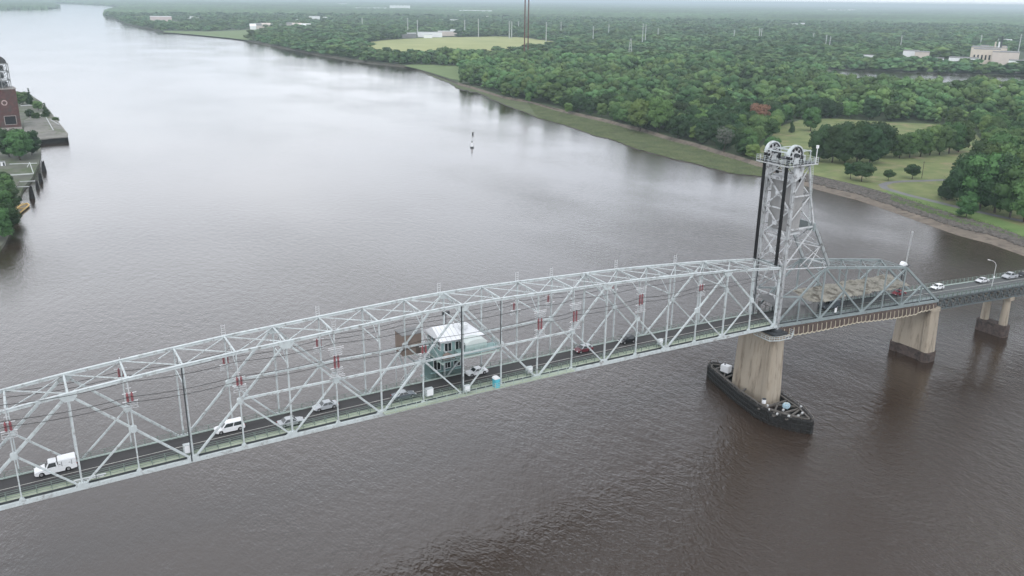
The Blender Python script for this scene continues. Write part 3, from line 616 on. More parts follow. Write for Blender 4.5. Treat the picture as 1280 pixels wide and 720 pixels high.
# ---------------- lift span
ls = thing('lift_span', 'long pale grey steel truss lift span with arched top chords crossing the river', 'bridge span')
Y0s = (0.0, W)
for y in Y0s:
    mb = MB()
    for i in range(NPAN): mb.beam((xb(i), y, zb(i)), (xb(i+1), y, zb(i+1)), .46, .60)
    mb.build('bottom_chord', PAINT, ls)
    mb = MB()
    for i in range(NPAN):
        a, b_ = (xb(i), y, zt(i)), (xb(i+1), y, zt(i+1)); mb.beam(a, b_, .42, .44)
        mb.beam((a[0], y, a[2]+.245), (b_[0], y, b_[2]+.245), .56, .04)
    mb.build('top_chord', PAINT, ls)
    for i in range(NPAN+1):
        wv = .42 if i in (0, 20) else (.27 if i % 4 == 2 else (.24 if i % 2 == 0 else .19))
        mb = MB()
        if i in (0, 20): mb.beam((xb(i), y, zb(i)+.3), (xb(i), y, zt(i)-.3), wv, wv)
        else:
            a = Vector((xb(i), y, zb(i)+.31)); b_ = Vector((xb(i), y, zt(i)-.28))
            mb.beam(a+Vector((0, .13, 0)), b_+Vector((0, .13, 0)), wv, .06, (0, 1, 0)); mb.beam(a-Vector((0, .13, 0)), b_-Vector((0, .13, 0)), wv, .06, (0, 1, 0)); mb.beam(a, b_, .07, .2, (0, 1, 0))
        mb.build('vertical_post', PAINT, ls)
    for k in range(5):
        t_ = 4*k+2
        for s in (-1, 1):
            e = t_+2*s; a = Vector((xb(t_), y, zt(t_)-.1)); b_ = Vector((xb(e), y, zb(e)+.1)); wv = .44 if (e in (0, 20)) else .34
            mb = MB(); mb.beam(a, b_, .28, wv); mb.beam(a, b_, .38, .06); mb.build('diagonal', PAINT, ls)
            mid = (a+b_)/2; c = Vector((xb(t_), y, zb(t_)+.1)); mb = MB(); mb.beam(mid, c, .20, .27); mb.build('sub_diagonal', PAINT, ls)
            mb = MB(); cx, cz = mid.x, mid.z; g = [(cx-.5, cz-.25), (cx-.25, cz-.6), (cx+.25, cz-.6), (cx+.5, cz-.25), (cx+.48, cz+.3), (cx+.2, cz+.52), (cx-.2, cz+.52), (cx-.48, cz+.3)]
            mb.extr(g, y-.26, y+.26); mb.build('gusset_plate', PAINT, ls)
    for i in range(0, NPAN+1, 2):
        mb = MB(); cx, cz = xb(i), zb(i); mb.extr([(cx-1.0, cz-.25), (cx+1.0, cz-.25), (cx+1.0, cz+.33), (cx+.42, cz+.9), (cx-.42, cz+.9), (cx-1.0, cz+.33)], y-.29, y+.29); mb.build('gusset_plate', PAINT, ls)
        if i % 4 == 2:
            mb = MB(); cz = zt(i); mb.extr([(cx-1.2, cz+.15), (cx+1.2, cz+.15), (cx+1.2, cz-.4), (cx+.6, cz-1.1), (cx-.6, cz-1.1), (cx-1.2, cz-.4)], y-.31, y+.31); mb.build('gusset_plate', PAINT, ls)
    for i in range(1, NPAN, 2):
        mb = MB(); cx, cz = xb(i), zb(i); mb.extr([(cx-.5, cz-.2), (cx+.5, cz-.2), (cx+.42, cz+.4), (cx+.18, cz+.8), (cx-.18, cz+.8), (cx-.42, cz+.4)], y-.285, y+.285); mb.build('gusset_plate', PAINT, ls)
    def zm(i): return (zt(2+4*((i-1)//4))+zb(i+1 if ((i-1)//2) % 2 else i-1))/2
    for a, b_ in ((5, 7), (7, 8), (8, 9), (9, 10), (10, 11), (11, 12), (12, 13)):
        mb = MB(); mb.beam((xb(a), y, 30.55), (xb(b_), y, 30.55), .30, .34); mb.build('middle_strut', PAINT, ls)
mb = MB(); mb.tube((xb(10)-.4, -.32, zb(10)), (xb(10)-.4, -.32, zt(10)), .13, n=8); mb.build('drain_pipe', DARK, ls)
mb = MB(); mb.tube((xb(11)-.3, -.3, 31), (xb(11)-.3, -.3, zt(11)-.2), .09, n=8); mb.build('drain_pipe', DARK, ls)
mb = MB(); mb.tube((xb(4)-.3, -.3, zb(4)), (xb(4)-.3, -.3, zt(4)-.2), .10, n=8); mb.build('drain_pipe', DARK, ls)
for i in range(NPAN+1):
    mb = MB(); a = (xb(i), .27, zt(i)); b_ = (xb(i), W-.27, zt(i)); mb.laced(a, b_, .30, .09, axis=(1, 0, 0)); mb.beam((a[0], a[1], a[2]+.12), (b_[0], b_[1], b_[2]+.12), .30, .05); mb.build('top_strut', PAINT, ls)
    mb = MB(); mb.beam((xb(i), .25, zb(i)-.15), (xb(i), W-.25, zb(i)-.15), .30, .75); mb.build('floor_beam', PAINT2, ls)
for i in range(NPAN):
    mb = MB(); mb.beam((xb(i)+.2, .3, zt(i)-.05), (xb(i+1)-.2, W-.3, zt(i+1)-.05), .13, .13); mb.build('lateral_brace', PAINT, ls)
    mb = MB(); mb.laced((xb(i)+.2, W-.3, zt(i)+.08), (xb(i+1)-.2, .3, zt(i+1)+.08), .26, .075, n=16, axis=(0, 0, 1)); mb.build('lateral_brace', PAINT, ls)
for i in range(1, NPAN):
    z1 = zt(i)-.2; z0 = z1-(3.6 if i % 2 == 0 else 2.4)
    mb = MB(); mb.beam((xb(i), .2, z0), (xb(i), W/2, z1), .10, .10); mb.beam((xb(i), W-.2, z0), (xb(i), W/2, z1-.02), .10, .10)
    if i % 2 == 0: mb.beam((xb(i), .2, z0+.01), (xb(i), W-.2, z0+.01), .16, .16)
    mb.build('sway_brace', PAINT, ls)
mb = MB()
for y in (1.3, 2.8, 4.3, 5.8, 7.2): strip = strip_mb([xb(i) for i in range(NPAN+1)], y-.11, y+.11, -.38, .45); mb.add(strip.v, strip.f)
mb.build('stringers', PAINT2, ls)
xs = [xb(i/2) for i in range(2*NPAN+1)]; deck_parts(ls, xs, ASPH)
xr = [xb(i/4)for i in range(4*NPAN+1)]
rail_mb(xr, .56).build('near_railing', RAIL, ls); rail_mb(xr, YR0-.30, 1.0).build('inner_railing', RAIL, ls); rail_mb(xr, 7.90, 1.1, nb=3).build('far_railing', RAIL, ls)
strip_mb([xb(i/2) for i in range(16, 27)], -1.5, -.33, -.05, .10).build('side_platform', WALK, ls)
rail_mb([xb(i/4) for i in range(32, 53)], -1.45, 1.1, z0=-.05).build('side_platform_railing', PAINT2, ls)
mb = MB(); mb.beam((xb(3.0)-1.0, -.45, 0), (xb(3), -.45, 0), .01, .01) if False else None

# ---------------- lift tower
def make_tower():
    t = thing('lift_tower', 'tall pale steel lift tower with wheel housings at the right end of the lift span', 'lift tower')
    XF = 1.15; ZT = 59.2
    for y in Y0s:
        mb = MB(); [mb.beam((XF+sx_*.27, y+sy_*.27, 19.6), (XF+sx_*.27, y+sy_*.27, 56), .13, .13) for sx_ in (-1, 1) for sy_ in (-1, 1)]; mb.laced((XF, y-.30, 19.8), (XF, y-.30, 56), .5, .07, n=60, axis=(0, 1, 0)); mb.laced((XF-.30, y, 19.8), (XF-.30, y, 56), .5, .07, n=60, axis=(1, 0, 0)); mb.beam((XF+.05, y+.05, 19.6), (XF+.05, y+.05, 56), .46, .46, (1, 0, 0)); mb.beam((XF, y, 56), (XF, y, ZT), .62, .66, (1, 0, 0)); mb.build('front_leg', TOWERP, t)
        mb = MB(); mb.extr([(.78, 55.4), (3.2, 56.6), (3.6, ZT), (.78, ZT)], y-.44, y+.44); mb.build('leg_head_plate', TOWERP, t)
        mb = MB(); pts = [(5.6, y, ZT), (7.0, y, 51.9), (9.3, y, 44.4)]
        for a, b_ in zip(pts, pts[1:]): mb.beam(a, b_, .38, .38, (1, 0, 0))
        mb.build('rear_leg', TOWERP, t)
        mb = MB(); mb.beam((9.3, y, 45), (16.4, y, 33.9), .42, .72, (1, 0, 0)); mb.build('raking_leg', mat('raking_paint', (.33, .355, .36), .55, .15, .5, wear=((.10, .09, .085), .8, .52, .66)), t)
        for (a, b_, w_) in [((XF, 52), (7.0, 52), .4), ((XF, 44.3), (9.4, 44.3), .5), ((XF, 52), (5.8, 59), .30), ((XF, 46), (7.0, 51.8), .30), ((XF, 35.5), (9.2, 43.8), .34), ((XF, 52), (3.6, 55.6), .0),
                            ((XF, 44), (11.9, 40.6), .0), ((9.3, 44), (4.0, 37.5), .0), ((XF, 28), (16.2, 33.5), .24), ((XF, 35), (16.2, 33.4), .30), ((XF, 42), (13.0, 38.8), .2), ((5.6, 39), (9.9, 43.4), .0), ((XF, 40), (8.1, 40.2), .0), ((8.1, 52), (9.3, 45), .0), ((6.4, 35), (12.6, 39.2), .2), ((9.3, 34.5), (12.6, 39.2), .2)]:
            if w_: mb = MB(); mb.beam((a[0], y, a[1]), (b_[0], y, b_[1]), w_*.6, w_*.75); mb.build('side_brace', TOWERP if a[1] > 30 else TEAL, t)
    zz = [35.5, 42.1, 48.8, 55.5]
    for a, b_ in zip(zz, zz[1:]):
        for (p, q) in (((XF, .3, a), (XF, W-.3, b_)), ((XF-.02, W-.3, a), (XF-.02, .3, b_))):
            mb = MB(); mb.beam(p, q, .28, .30, (1, 0, 0)); mb.build('front_brace', TOWERP, t)
        mb = MB(); mb.extr([(0, 0)]*0 or [(XF-.5, (a+b_)/2-.55), (XF-.3, (a+b_)/2-.55), (XF-.3, (a+b_)/2+.55), (XF-.5, (a+b_)/2+.55)], W/2-.6, W/2+.6); mb.build('gusset_plate', TOWERP, t)
        mb = MB(); mb.beam((XF, .3, a), (XF, W-.3, a), .26, .30); mb.build('front_strut', TOWERP if a > 36 else TEAL, t)
    mb = MB(); mb.beam((XF, .3, 55.6), (XF, W-.3, 55.6), .4, .7); mb.build('front_strut', TOWERP, t)
    mb = MB(); mb.laced((XF, .3, 57.9), (XF, W-.3, 57.9), .9, .16, axis=(1, 0, 0)); mb.beam((XF, .4, 55.9), (XF, W/2, 59), .18); mb.beam((XF, W-.4, 55.9), (XF, W/2, 59), .18); mb.build('front_strut', TOWERP, t)
    for (z0, z1) in ((28.0, 35.3),):
        for (p, q) in (((XF, .3, z0), (XF, W/2, z1)), ((XF, W-.3, z0), (XF, W/2, z1)), ((XF, .3, z0), (XF, W-.3, z0)), ((XF, .3, 31.6), (XF, W-.3, 31.7))):
            mb = MB(); mb.beam(p, q, .26, .30, (1, 0, 0)); mb.build('portal_brace', TOWERP, t)
        mb = MB(); mb.beam((XF, .3, 25.4), (XF, 2.0, 27.9), .26); mb.build('portal_brace', TOWERP, t); mb = MB(); mb.beam((XF, W-.3, 25.4), (XF, W-2, 27.9), .26); mb.build('portal_brace', TOWERP, t)
    def rx(z): return 9.3-(z-44.4)*(2.3/7.5) if z < 51.9 else 7.0-(z-51.9)*(1.4/7.3)
    for a, b_ in ((44.6, 51.9), (51.9, 59)):
        for (ya, yb) in ((.25, W-.25), (W-.25, .25)):
            mb = MB(); mb.beam((rx(a), ya, a), (rx(b_), yb, b_), .22, .22, (1, 0, 0)); mb.build('rear_brace', TOWERP, t)
        mb = MB(); mb.laced((rx(b_), .25, b_-.1), (rx(b_), W-.25, b_-.1), .6, .12, axis=(1, 0, 0)); mb.build('rear_strut', TOWERP, t)
    mb = MB(); mb.beam((9.3, -.4, 44.2), (9.3, W+.4, 44.2), .5, 1.9); mb.build('rear_girder', TEAL, t)
    for (f0, f1) in ((0, .5), (.5, 1)):
        pa = Vector((9.3, 0, 44.4)).lerp(Vector((16.4, 0, 33.9)), f0); pb = Vector((9.3, 0, 44.4)).lerp(Vector((16.4, 0, 33.9)), f1)
        for (ya, yb) in ((.3, W-.3), (W-.3, .3)):
            mb = MB(); mb.beam((pa.x, ya, pa.z), (pb.x, yb, pb.z), .16, .16); mb.build('raking_brace', TOWERP, t)
        mb = MB(); mb.beam((pb.x, .3, pb.z), (pb.x, W-.3, pb.z), .24, .3); mb.build('raking_strut', TOWERP, t)
    # guide rails and ladder on the lift side
    mb = MB(); mb.beam((.45, .75, 20), (.45, .75, 36), .14, .2); mb.beam((.45, W-.75, 20), (.45, W-.75, 36), .14, .2); mb.build('guide_rail', DARK, t)
    mb = MB()
    for s in (-.22, .22): mb.beam((7.3+s, -.5, 44), (6.0+s, -.5, 60.0), .06, .06)
    for k in range(40): f_ = k/40; mb.beam((7.08-1.3*f_, -.5, 44+16*f_), (7.52-1.3*f_, -.5, 44+16*f_), .04, .04)
    mb.build('ladder', PAINT, t)
    # head platform
    mb = MB()
    for y in (-.95, -.35, W/2-.9, W/2+.9, W+.35, W+.95): mb.beam((-1.9, y, ZT+.12), (7.2, y, ZT+.12), .16, .26)
    for x in (-1.8, 3.2, 5.4, 7.1): mb.beam((x, -1.0, ZT+.0), (x, W+1.0, ZT+.0), .2, .2)
    mb.build('platform_frame', TOWERP, t)
    mb = MB(); mb.box((-1.5, W/2, ZT+.3), (.7, W+1.9, .08)); mb.box((5.7, W/2, ZT+.3), (2.8, W+1.9, .08)); mb.box((1.6, -.7, ZT+.3), (5.4, .5, .08)); mb.box((1.6, W+.7, ZT+.3), (5.4, .5, .08)); mb.build('platform_deck', DARK, t)
    mb = MB()
    cr_ = [(-1.85, -1.0), (7.1, -1.0), (7.1, W+1.0), (-1.85, W+1.0), (-1.85, -1.0)]
    for (a, b_) in zip(cr_, cr_[1:]):
        n_ = 8
        for k in range(n_): x = a[0]+(b_[0]-a[0])*k/n_; y = a[1]+(b_[1]-a[1])*k/n_; mb.box((x, y, ZT+.95), (.09, .09, 1.25))
        for h_ in (.7, 1.1, 1.5): mb.beam((*a, ZT+h_), (*b_, ZT+h_), .05, .05)
    mb.build('platform_railing', PAINT, t)
    for y in (.7, W-.7):
        c = Vector((1.30, y, 61.4)); rr = 2.15
        mb = MB(); N = 28
        for k in range(N):
            a0, a1 = 2*math.pi*k/N, 2*math.pi*(k+1)/N
            pr = lambda a, r_, yy: (c.x+r_*math.cos(a), yy, c.z+r_*math.sin(a))
            for (ra, rb) in ((rr-.32, rr),):
                v = [pr(a0, ra, y-.32), pr(a1, ra, y-.32), pr(a1, rb, y-.32), pr(a0, rb, y-.32), pr(a0, ra, y+.32), pr(a1, ra, y+.32), pr(a1, rb, y+.32), pr(a0, rb, y+.32)]
                mb.add(v, [(0, 1, 2, 3), (7, 6, 5, 4), (2, 6, 7, 3), (0, 4, 5, 1)])
        sh = mb.build('sheave', DARK, t)
        mb = MB()
        for k in range(8): a = math.pi*k/4+.2; mb.beam((c.x+.4*math.cos(a), y, c.z+.4*math.sin(a)), (c.x+(rr-.3)*math.cos(a), y, c.z+(rr-.3)*math.sin(a)), .22, .30, (0, 1, 0))
        mb.build('spokes', TOWERP, sh)
        mb = MB(); mb.tube((c.x, y-.06, c.z), (c.x, y+.06, c.z), rr-.3, n=28); mb.build('web', TOWERP, sh)
        for k in range(8):
            a = math.pi*k/4+.2+math.pi/8; mb = MB(); mb.tube((c.x+1.35*math.cos(a), y-.10, c.z+1.35*math.sin(a)), (c.x+1.35*math.cos(a), y+.10, c.z+1.35*math.sin(a)), .36, n=10); mb.build('web_hole', ROPE, sh)
        mb = MB(); mb.tube((c.x, y-.75, c.z), (c.x, y+.75, c.z), .5, n=14); mb.build('hub', DARK, sh)
        mb = MB(); Ra, Rb = rr+.08, rr+.16; N = 14
        for k in range(N):
            a0, a1 = math.pi*(-.02+1.04*k/N), math.pi*(-.02+1.04*(k+1)/N)
            pr = lambda a, r_, yy: (c.x+r_*math.cos(a), yy, c.z+r_*math.sin(a))
            v = [pr(a0, Ra, y-.42), pr(a1, Ra, y-.42), pr(a1, Rb, y-.42), pr(a0, Rb, y-.42), pr(a0, Ra, y+.42), pr(a1, Ra, y+.42), pr(a1, Rb, y+.42), pr(a0, Rb, y+.42)]
            mb.add(v, [(0, 1, 2, 3), (7, 6, 5, 4), (2, 6, 7, 3), (0, 4, 5, 1)])
            for yy in (y-.42, y+.39):
                v = [pr(a0, Ra-.22, yy), pr(a1, Ra-.22, yy), pr(a1, Ra, yy), pr(a0, Ra, yy), pr(a0, Ra-.22, yy+.03), pr(a1, Ra-.22, yy+.03), pr(a1, Ra, yy+.03), pr(a0, Ra, yy+.03)]
                mb.add(v, [(0, 1, 2, 3), (7, 6, 5, 4), (0, 4, 5, 1)])
        mb.build('sheave_hood', PAINT, t)
        for s in (-.55, .55):
            mb = MB(); mb.extr([(c.x-.8, ZT+.26), (c.x+.8, ZT+.26), (c.x+.35, c.z+.2), (c.x-.35, c.z+.2)], y+s-.09, y+s+.09); mb.build('bearing_stand', TOWERP, t)
    mb = MB(); mb.tube((1.3, 1.5, 61.6), (1.3, W-1.5, 61.6), .14, n=8); mb.beam((1.6, .8, 62.3), (1.6, W-.8, 62.3), .2, .35); mb.beam((-.8, .8, 62.0), (-.8, W-.8, 62.0), .16, .3); mb.build('cross_shaft', PAINT, t)
    mb = MB(); mb.box((4.9, 2.1, 60.4), (1.3, 1.6, 1.3)); mb.box((4.7, 5.4, 60.3), (1.6, 1.1, 1.1)); mb.tube((3.6, 4.0, 60.9), (5.6, 4.0, 60.9), .4, n=10); mb.build('machinery_box', PAINT, t, bevel=.05)
    mb = MB(); mb.beam((3.4, 1, 62.1), (6.6, 1, 62.1), .2); mb.beam((3.4, W-1, 62.1), (6.6, W-1, 62.1), .2); mb.beam((6.6, .8, 61.9), (6.6, W-.8, 61.9), .2); mb.beam((6.6, 1, 59.5), (6.6, 1, 62), .16); mb.beam((6.6, W-1, 59.5), (6.6, W-1, 62), .16); mb.beam((3.4, 1, 59.5), (3.4, 1, 62), .16); mb.beam((3.4, 2.6, 61.5), (6.6, 2.6, 61.6), .14); mb.build('hoist_frame', PAINT, t)
    mb = MB(); mb.tube((6.3, -1.0, 59.4), (6.3, -1.0, 63.4), .09, n=6); mb.box((6.3, -1.0, 63.2), (.5, .4, .7)); mb.build('beacon_mast', WHITE, t)
    # bearing platform under the tower
    mb = MB(); mb.box((1.0, W/2, 19.35), (4.2, W+3.2, .5)); mb.box((1.0, -.1, 19.9), (2.0, 1.6, .6)); mb.box((1.0, W+.1, 19.9), (2.0, 1.6, .6)); mb.build('bearing_block', DARK, t)
    mb = MB()
    cr_ = [(-3.2, 3), (-3.2, -2.0), (-1, -3.0), (3.0, -3.0), (5.2, -1.6), (5.2, 2)]
    for (a, b_) in zip(cr_, cr_[1:]):
        for k in range(4): x = a[0]+(b_[0]-a[0])*k/4; y = a[1]+(b_[1]-a[1])*k/4; mb.box((x, y, 19.2), (.07, .07, 1.1))
        for h_ in (18.7, 19.25, 19.7): mb.beam((*a, h_), (*b_, h_), .07, .07 if h_ > 19 else .22)
    mb.build('walkway_railing', PAINT, t)
    return t
tower = make_tower()
def make_ropes(y):
    XL, XR = 1.30-2.18, 1.30+2.18
    o = thing('hoist_ropes', '', 'ropes'); 
    mb = MB()
    for k in range(8): mb.beam((XL, y-.38+k*.11, 36.0), (XL, y-.38+k*.11, 61.6), .07, .22, (1, 0, 0))
    mb.build('lifting_ropes', ROPE, o)
    mb = MB()
    for k in range(8): mb.beam((XR, y-.38+k*.11, 55.2), (XR, y-.38+k*.11, 61.6), .07, .22, (1, 0, 0))
    mb.build('counterweight_ropes', ROPE, o)
    return o
ra = make_ropes(.7); ra['label'] = 'nearer bundle of black hoist ropes hanging down the front of the lift tower'
rb = make_ropes(W-.7); rb['label'] = 'farther bundle of black hoist ropes hanging at the left side of the lift tower'
cwt = thing('counterweight', 'big grey concrete counterweight hanging inside the upper lift tower', 'counterweight', (0, 0, 0))
mb = MB(); mb.box((3.75, W/2, 49.6), (3.2, W-1.3, 12.2)); mb.build('concrete_block', CTW, cwt, bevel=.08)
mb = MB(); mb.box((3.75, W/2, 43.2), (3.7, W-.9, .55)); mb.build('steel_cradle', TOWERP, cwt); mb = MB(); mb.box((3.75, W/2, 55.95), (3.4, W-1.1, .35)); mb.build('top_cap', TOWERP, cwt)

# ---------------- flank span beside the tower
FH = 14.53
def zfb(i): return 20.99-.059*i*FP
def zft(i): return 20.99+FH-.142*i*FP if i <= 6 else None
def xf(i): return i*FP
def make_flank():
    o = thing('flanking_truss_span', 'dark grey green steel truss span right of the lift tower with tarpaulins inside', 'bridge span')
    for y in Y0s:
        mb = MB()
        for i in range(8): mb.beam((xf(i)+(.55 if i == 0 else 0), y, zfb(i)), (xf(i+1), y, zfb(i+1)), .5, .66)
        mb.build('bottom_chord', TEAL, o)
        mb = MB()
        for i in range(2, 6): mb.beam((xf(i), y, zft(i)), (xf(i+1), y, zft(i+1)), .45, .45); mb.beam((xf(i), y, zft(i)+.25), (xf(i+1), y, zft(i+1)+.25), .62, .05)
        mb.build('top_chord', TEAL, o)
        mb = MB(); mb.beam((xf(6), y, zft(6)), (xf(8), y, zfb(8)+.1), .45, .55); mb.build('end_post', TEAL, o)
        def mid(a, b_): return (Vector(a)+Vector(b_))/2
        T2 = (xf(2), y, zft(2)-.1); T6 = (xf(6), y, zft(6)-.1); Bn = lambda i: (xf(i), y, zfb(i)+.1)
        for (a, b_, w_) in [(Bn(0), T2, .42), (T2, Bn(4), .42), (Bn(4), T6, .42), (mid(Bn(0), T2), Bn(2), .3), (mid(T2, Bn(4)), Bn(2), .3), (mid(Bn(4), T6), Bn(6), .3), (mid(T6, Bn(8)), Bn(6), .3)]:
            mb = MB(); mb.beam(a, b_, .34, w_); mb.build('diagonal', TEAL, o)
        for i in range(1, 8):
            if i == 1: top = mid(Bn(0), T2).z
            elif i == 7: top = mid(T6, Bn(8)).z
            elif i == 3: top = zft(3)
            else: top = zft(i)
            mb = MB(); mb.beam((xf(i), y, zfb(i)+.3), (xf(i), y, top-.15), .30, .34 if i == 2 else .26, (1, 0, 0)); mb.build('vertical_post', TEAL, o)
        mm_ = mid(Bn(0), T2); mb = MB(); mb.beam((1.6, y, 28.2), (mm_.x, y, mm_.z), .3, .34); mb.build('tie_strut', TEAL, o)
        for i in range(0, 9, 2):
            mb = MB(); cx, cz = xf(i), zfb(i); mb.extr([(cx-.9, cz-.3), (cx+.9, cz-.3), (cx+.9, cz+.35), (cx+.45, cz+.95), (cx-.45, cz+.95), (cx-.9, cz+.35)] if 0 < i < 8 else [(cx-.5, cz-.3), (cx+.5, cz-.3), (cx+.5, cz+.35), (cx-.5, cz+.35)], y-.28, y+.28); mb.build('gusset_plate', TEAL, o)
    for i in range(2, 7):
        mb = MB(); mb.laced((xf(i), .25, zft(i)), (xf(i), W-.25, zft(i)), .42, .10, axis=(1, 0, 0)); mb.build('top_strut', TEAL, o)
        mb = MB(); z1 = zft(i)-.2; mb.beam((xf(i), .2, z1-2), (xf(i), W/2, z1), .14); mb.beam((xf(i), W-.2, z1-2), (xf(i), W/2, z1-.02), .14); mb.build('sway_brace', TEAL, o)
    for i in range(2, 6):
        mb = MB(); mb.beam((xf(i), .25, zft(i)-.03), (xf(i+1), W-.25, zft(i+1)-.03), .14); mb.build('lateral_brace', TEAL, o)
        mb = MB(); mb.beam((xf(i), W-.25, zft(i)+.12), (xf(i+1), .25, zft(i+1)+.12), .14); mb.build('lateral_brace', TEAL, o)
    for i in range(9):
        mb = MB(); mb.beam((xf(i), .25, zfb(i)-.2), (xf(i), W-.25, zfb(i)-.2), .3, .8); mb.build('floor_beam', TEAL, o)
    xs = [.2+(62.0-.2)*k/16 for k in range(17)]; deck_parts(o, xs, ASPH2, m_walk=TEAL)
    xr = [.9+k*1.9 for k in range(33)]
    rail_mb(xr, .52, 1.2, nb=2).build('near_railing', RAIL, o); rail_mb(xr, 7.9, 1.1).build('far_railing', RAIL, o)
    return o
flank = make_flank()
# canvas hung under the flank span
cv = thing('under_deck_canvas', 'brown canvas with cream ribs hung along the underside of the dark truss span', 'canvas', (0, 0, 0))
mb = MB(); mh = MB(); N = 37
def zc_(x): return 20.99-.059*x-.36
for k in range(N):
    x0 = 1.6+k*(60.2/N); x1 = x0+60.2/N
    dep = lambda x: 1.75+.55*abs(math.sin(x*.09+.5))-.35*(x > 54)
    for j in range(4):
        a, b_ = x0+(x1-x0)*j/4, x0+(x1-x0)*(j+1)/4
        sa, sb = .28*math.sin(math.pi*j/4), .28*math.sin(math.pi*(j+1)/4)
        mb.quad((a, -.32+.1*math.sin(a*4), zc_(a)), (b_, -.32+.1*math.sin(b_*4), zc_(b_)), (b_, -.35+.15*math.sin(b_*3), zc_(b_)-dep(b_)-sb), (a, -.35+.15*math.sin(a*3), zc_(a)-dep(a)-sa))
        mh.beam((a, -.42, zc_(a)-dep(a)-sa), (b_, -.42, zc_(b_)-dep(b_)-sb), .12, .24)
    mr = MB(); mr.beam((x0, -.46, zc_(x0)-.45), (x0+.12, -.46, zc_(x0)-dep(x0)), .12, .14, (0, 1, 0)); mr.build('rib', CREAM, cv)
mb.build('canvas_panel', CANVAS, cv); mh.build('hem', CREAM, cv)
xsf = [1.6+60.2*k/12 for k in range(13)]
strip_mb(xsf, -.3, W+.5, 0, .06, zf=lambda x: zc_(x)-2.15).build('canvas_floor', CANVAS, cv)

# crumpled tarpaulin roof over the roadway
tarp = thing('tarpaulin_shelter', 'crumpled cream and grey tarpaulin sheeting spread above the roadway inside the dark truss span', 'tarpaulin', (0, 0, 0))
nx, ny = 120, 26; xg = np.linspace(2.0, 50.5, nx); yg = np.linspace(.55, 8.3, ny); Xg, Yg = np.meshgrid(xg, yg, indexing='ij')
yg_s = np.clip((Yg-.55)/7.0, 0, 1); Zg = 24.9-.034*Xg+1.0*yg_s + .20*np.sin(Xg*.55+1.3*np.sin(Yg*.8))*np.cos(Yg*.9) + .10*np.abs(np.sin(Xg*1.28)) + .07*np.sin(Xg*2.3+Yg*2.4) + .07*RNG.normal(0, 1, Xg.shape)
Yg2 = Yg+.25*np.sin(Xg*.8)*(Yg > 7)+.12*np.sin(Xg*.9+1)*(Yg < .8)
V = np.stack([Xg, Yg2, Zg], -1).reshape(-1, 3); idx = np.arange(nx*ny).reshape(nx, ny); q = np.stack([idx[:-1, :-1], idx[1:, :-1], idx[1:, 1:], idx[:-1, 1:]], -1).reshape(-1, 4)
cut = (q[:, 0]//ny) < 28; np_mesh('roof_sheet', V, q[~cut], TARP, tarp); np_mesh('grey_roof_sheet', V, q[cut], DRAPE, tarp)
mb = MB()
for k in range(40):
    x0 = 1.9+k*.34; x1 = x0+.34; f0, f1 = .16*math.sin(x0*5), .16*math.sin(x1*5)
    mb.quad((x0, .95+f0, 21.7-.059*x0), (x1, .95+f1, 21.7-.059*x1), (x1, .75+f1*.5, 25.0-.032*x1), (x0, .75+f0*.5, 25.0-.032*x0))
mb.build('side_drape', DRAPE, tarp)
mb = MB()
for k in range(20):
    x0 = 2+k*2.45; mb.beam((x0, 1.1, zdeck(x0)), (x0, 1.1, 24.7-.032*x0), .08); mb.beam((x0, 7.3, zdeck(x0)), (x0, 7.3, 24.7-.032*x0), .08); mb.beam((x0, 1.1, 24.6-.032*x0), (x0, 7.3, 24.6-.032*x0), .08)
mb.build('scaffold_frame', DARK, tarp)
mb = MB(); mb.quad((2.0, 1.0, 21.6), (2.0, 1.9, 21.6), (2.0, 1.9, 25), (2.0, 1.0, 25)); mb.build('end_flap', DRAPE, tarp); mb = MB(); mb.quad((2.0, 6.6, 21.6), (2.0, 7.5, 21.6), (2.0, 7.5, 25), (2.0, 6.6, 25)); mb.build('end_flap', DRAPE, tarp)

# ---------------- deck truss viaduct on to the shore
DTEAL = mat('dark_viaduct_steel', (.11, .13, .135), .6, .2, .5, wear=((.07, .06, .05), .9, .52, .68))
def make_viaduct():
    o = thing('deck_truss_viaduct', 'dark steel deck truss viaduct carrying the road from the tan pier to the right edge', 'bridge span')
    X0, X1 = 62.4, 176.0; n_ = 38
    for y in (.15, W-.1):
        mb = MB(); mv = MB(); mt = MB()
        zf0 = lambda x: 20.99-.059*x+.25
        for k in range(n_):
            a = X0+(X1-X0)*k/n_; b_ = X0+(X1-X0)*(k+1)/n_; c = (a+b_)/2
            mt.beam((a, y, zf0(a)), (b_, y, zf0(b_)), .35, .4); mb.beam((a, y, zf0(a)-2.9), (b_, y, zf0(b_)-2.9), .35, .4)
            mv.beam((a, y, zf0(a)-.2), (c, y, zf0(c)-2.7), .2, .24); mv.beam((b_, y, zf0(b_)-.2), (c, y, zf0(c)-2.7), .2, .24); mv.beam((a, y, zf0(a)-.2), (a, y, zf0(a)-2.7), .14)
        mt.build('top_chord', DTEAL, o); mb.build('bottom_chord', DTEAL, o); mv.build('web_members', DTEAL, o)
    mb = MB()
    for k in range(n_+1): a = X0+(X1-X0)*k/n_; mb.beam((a, .2, 20.99-.059*a-2.6), (a, W-.2, 20.99-.059*a-2.6), .2); mb.beam((a, .2, 20.99-.059*a-2.5), (a, W-.2, 20.99-.059*a), .14)
    mb.build('cross_frames', DTEAL, o)
    xs = [X0+(X1-X0)*k/24 for k in range(25)]; deck_parts(o, xs, ASPH2, m_walk=ASPH2)
    strip_mb(xs, -.35, 1.1, .18, .3).build('parapet_walk', DTEAL, o)
    xr = [X0+k*2.0 for k in range(57)]
    rail_mb(xr, -.3, 1.15, z0=.15, post=.2).build('near_railing', RAIL, o); rail_mb(xr, 8.15, 1.3, post=.2).build('far_railing', RAIL, o)
    return o
via = make_viaduct()
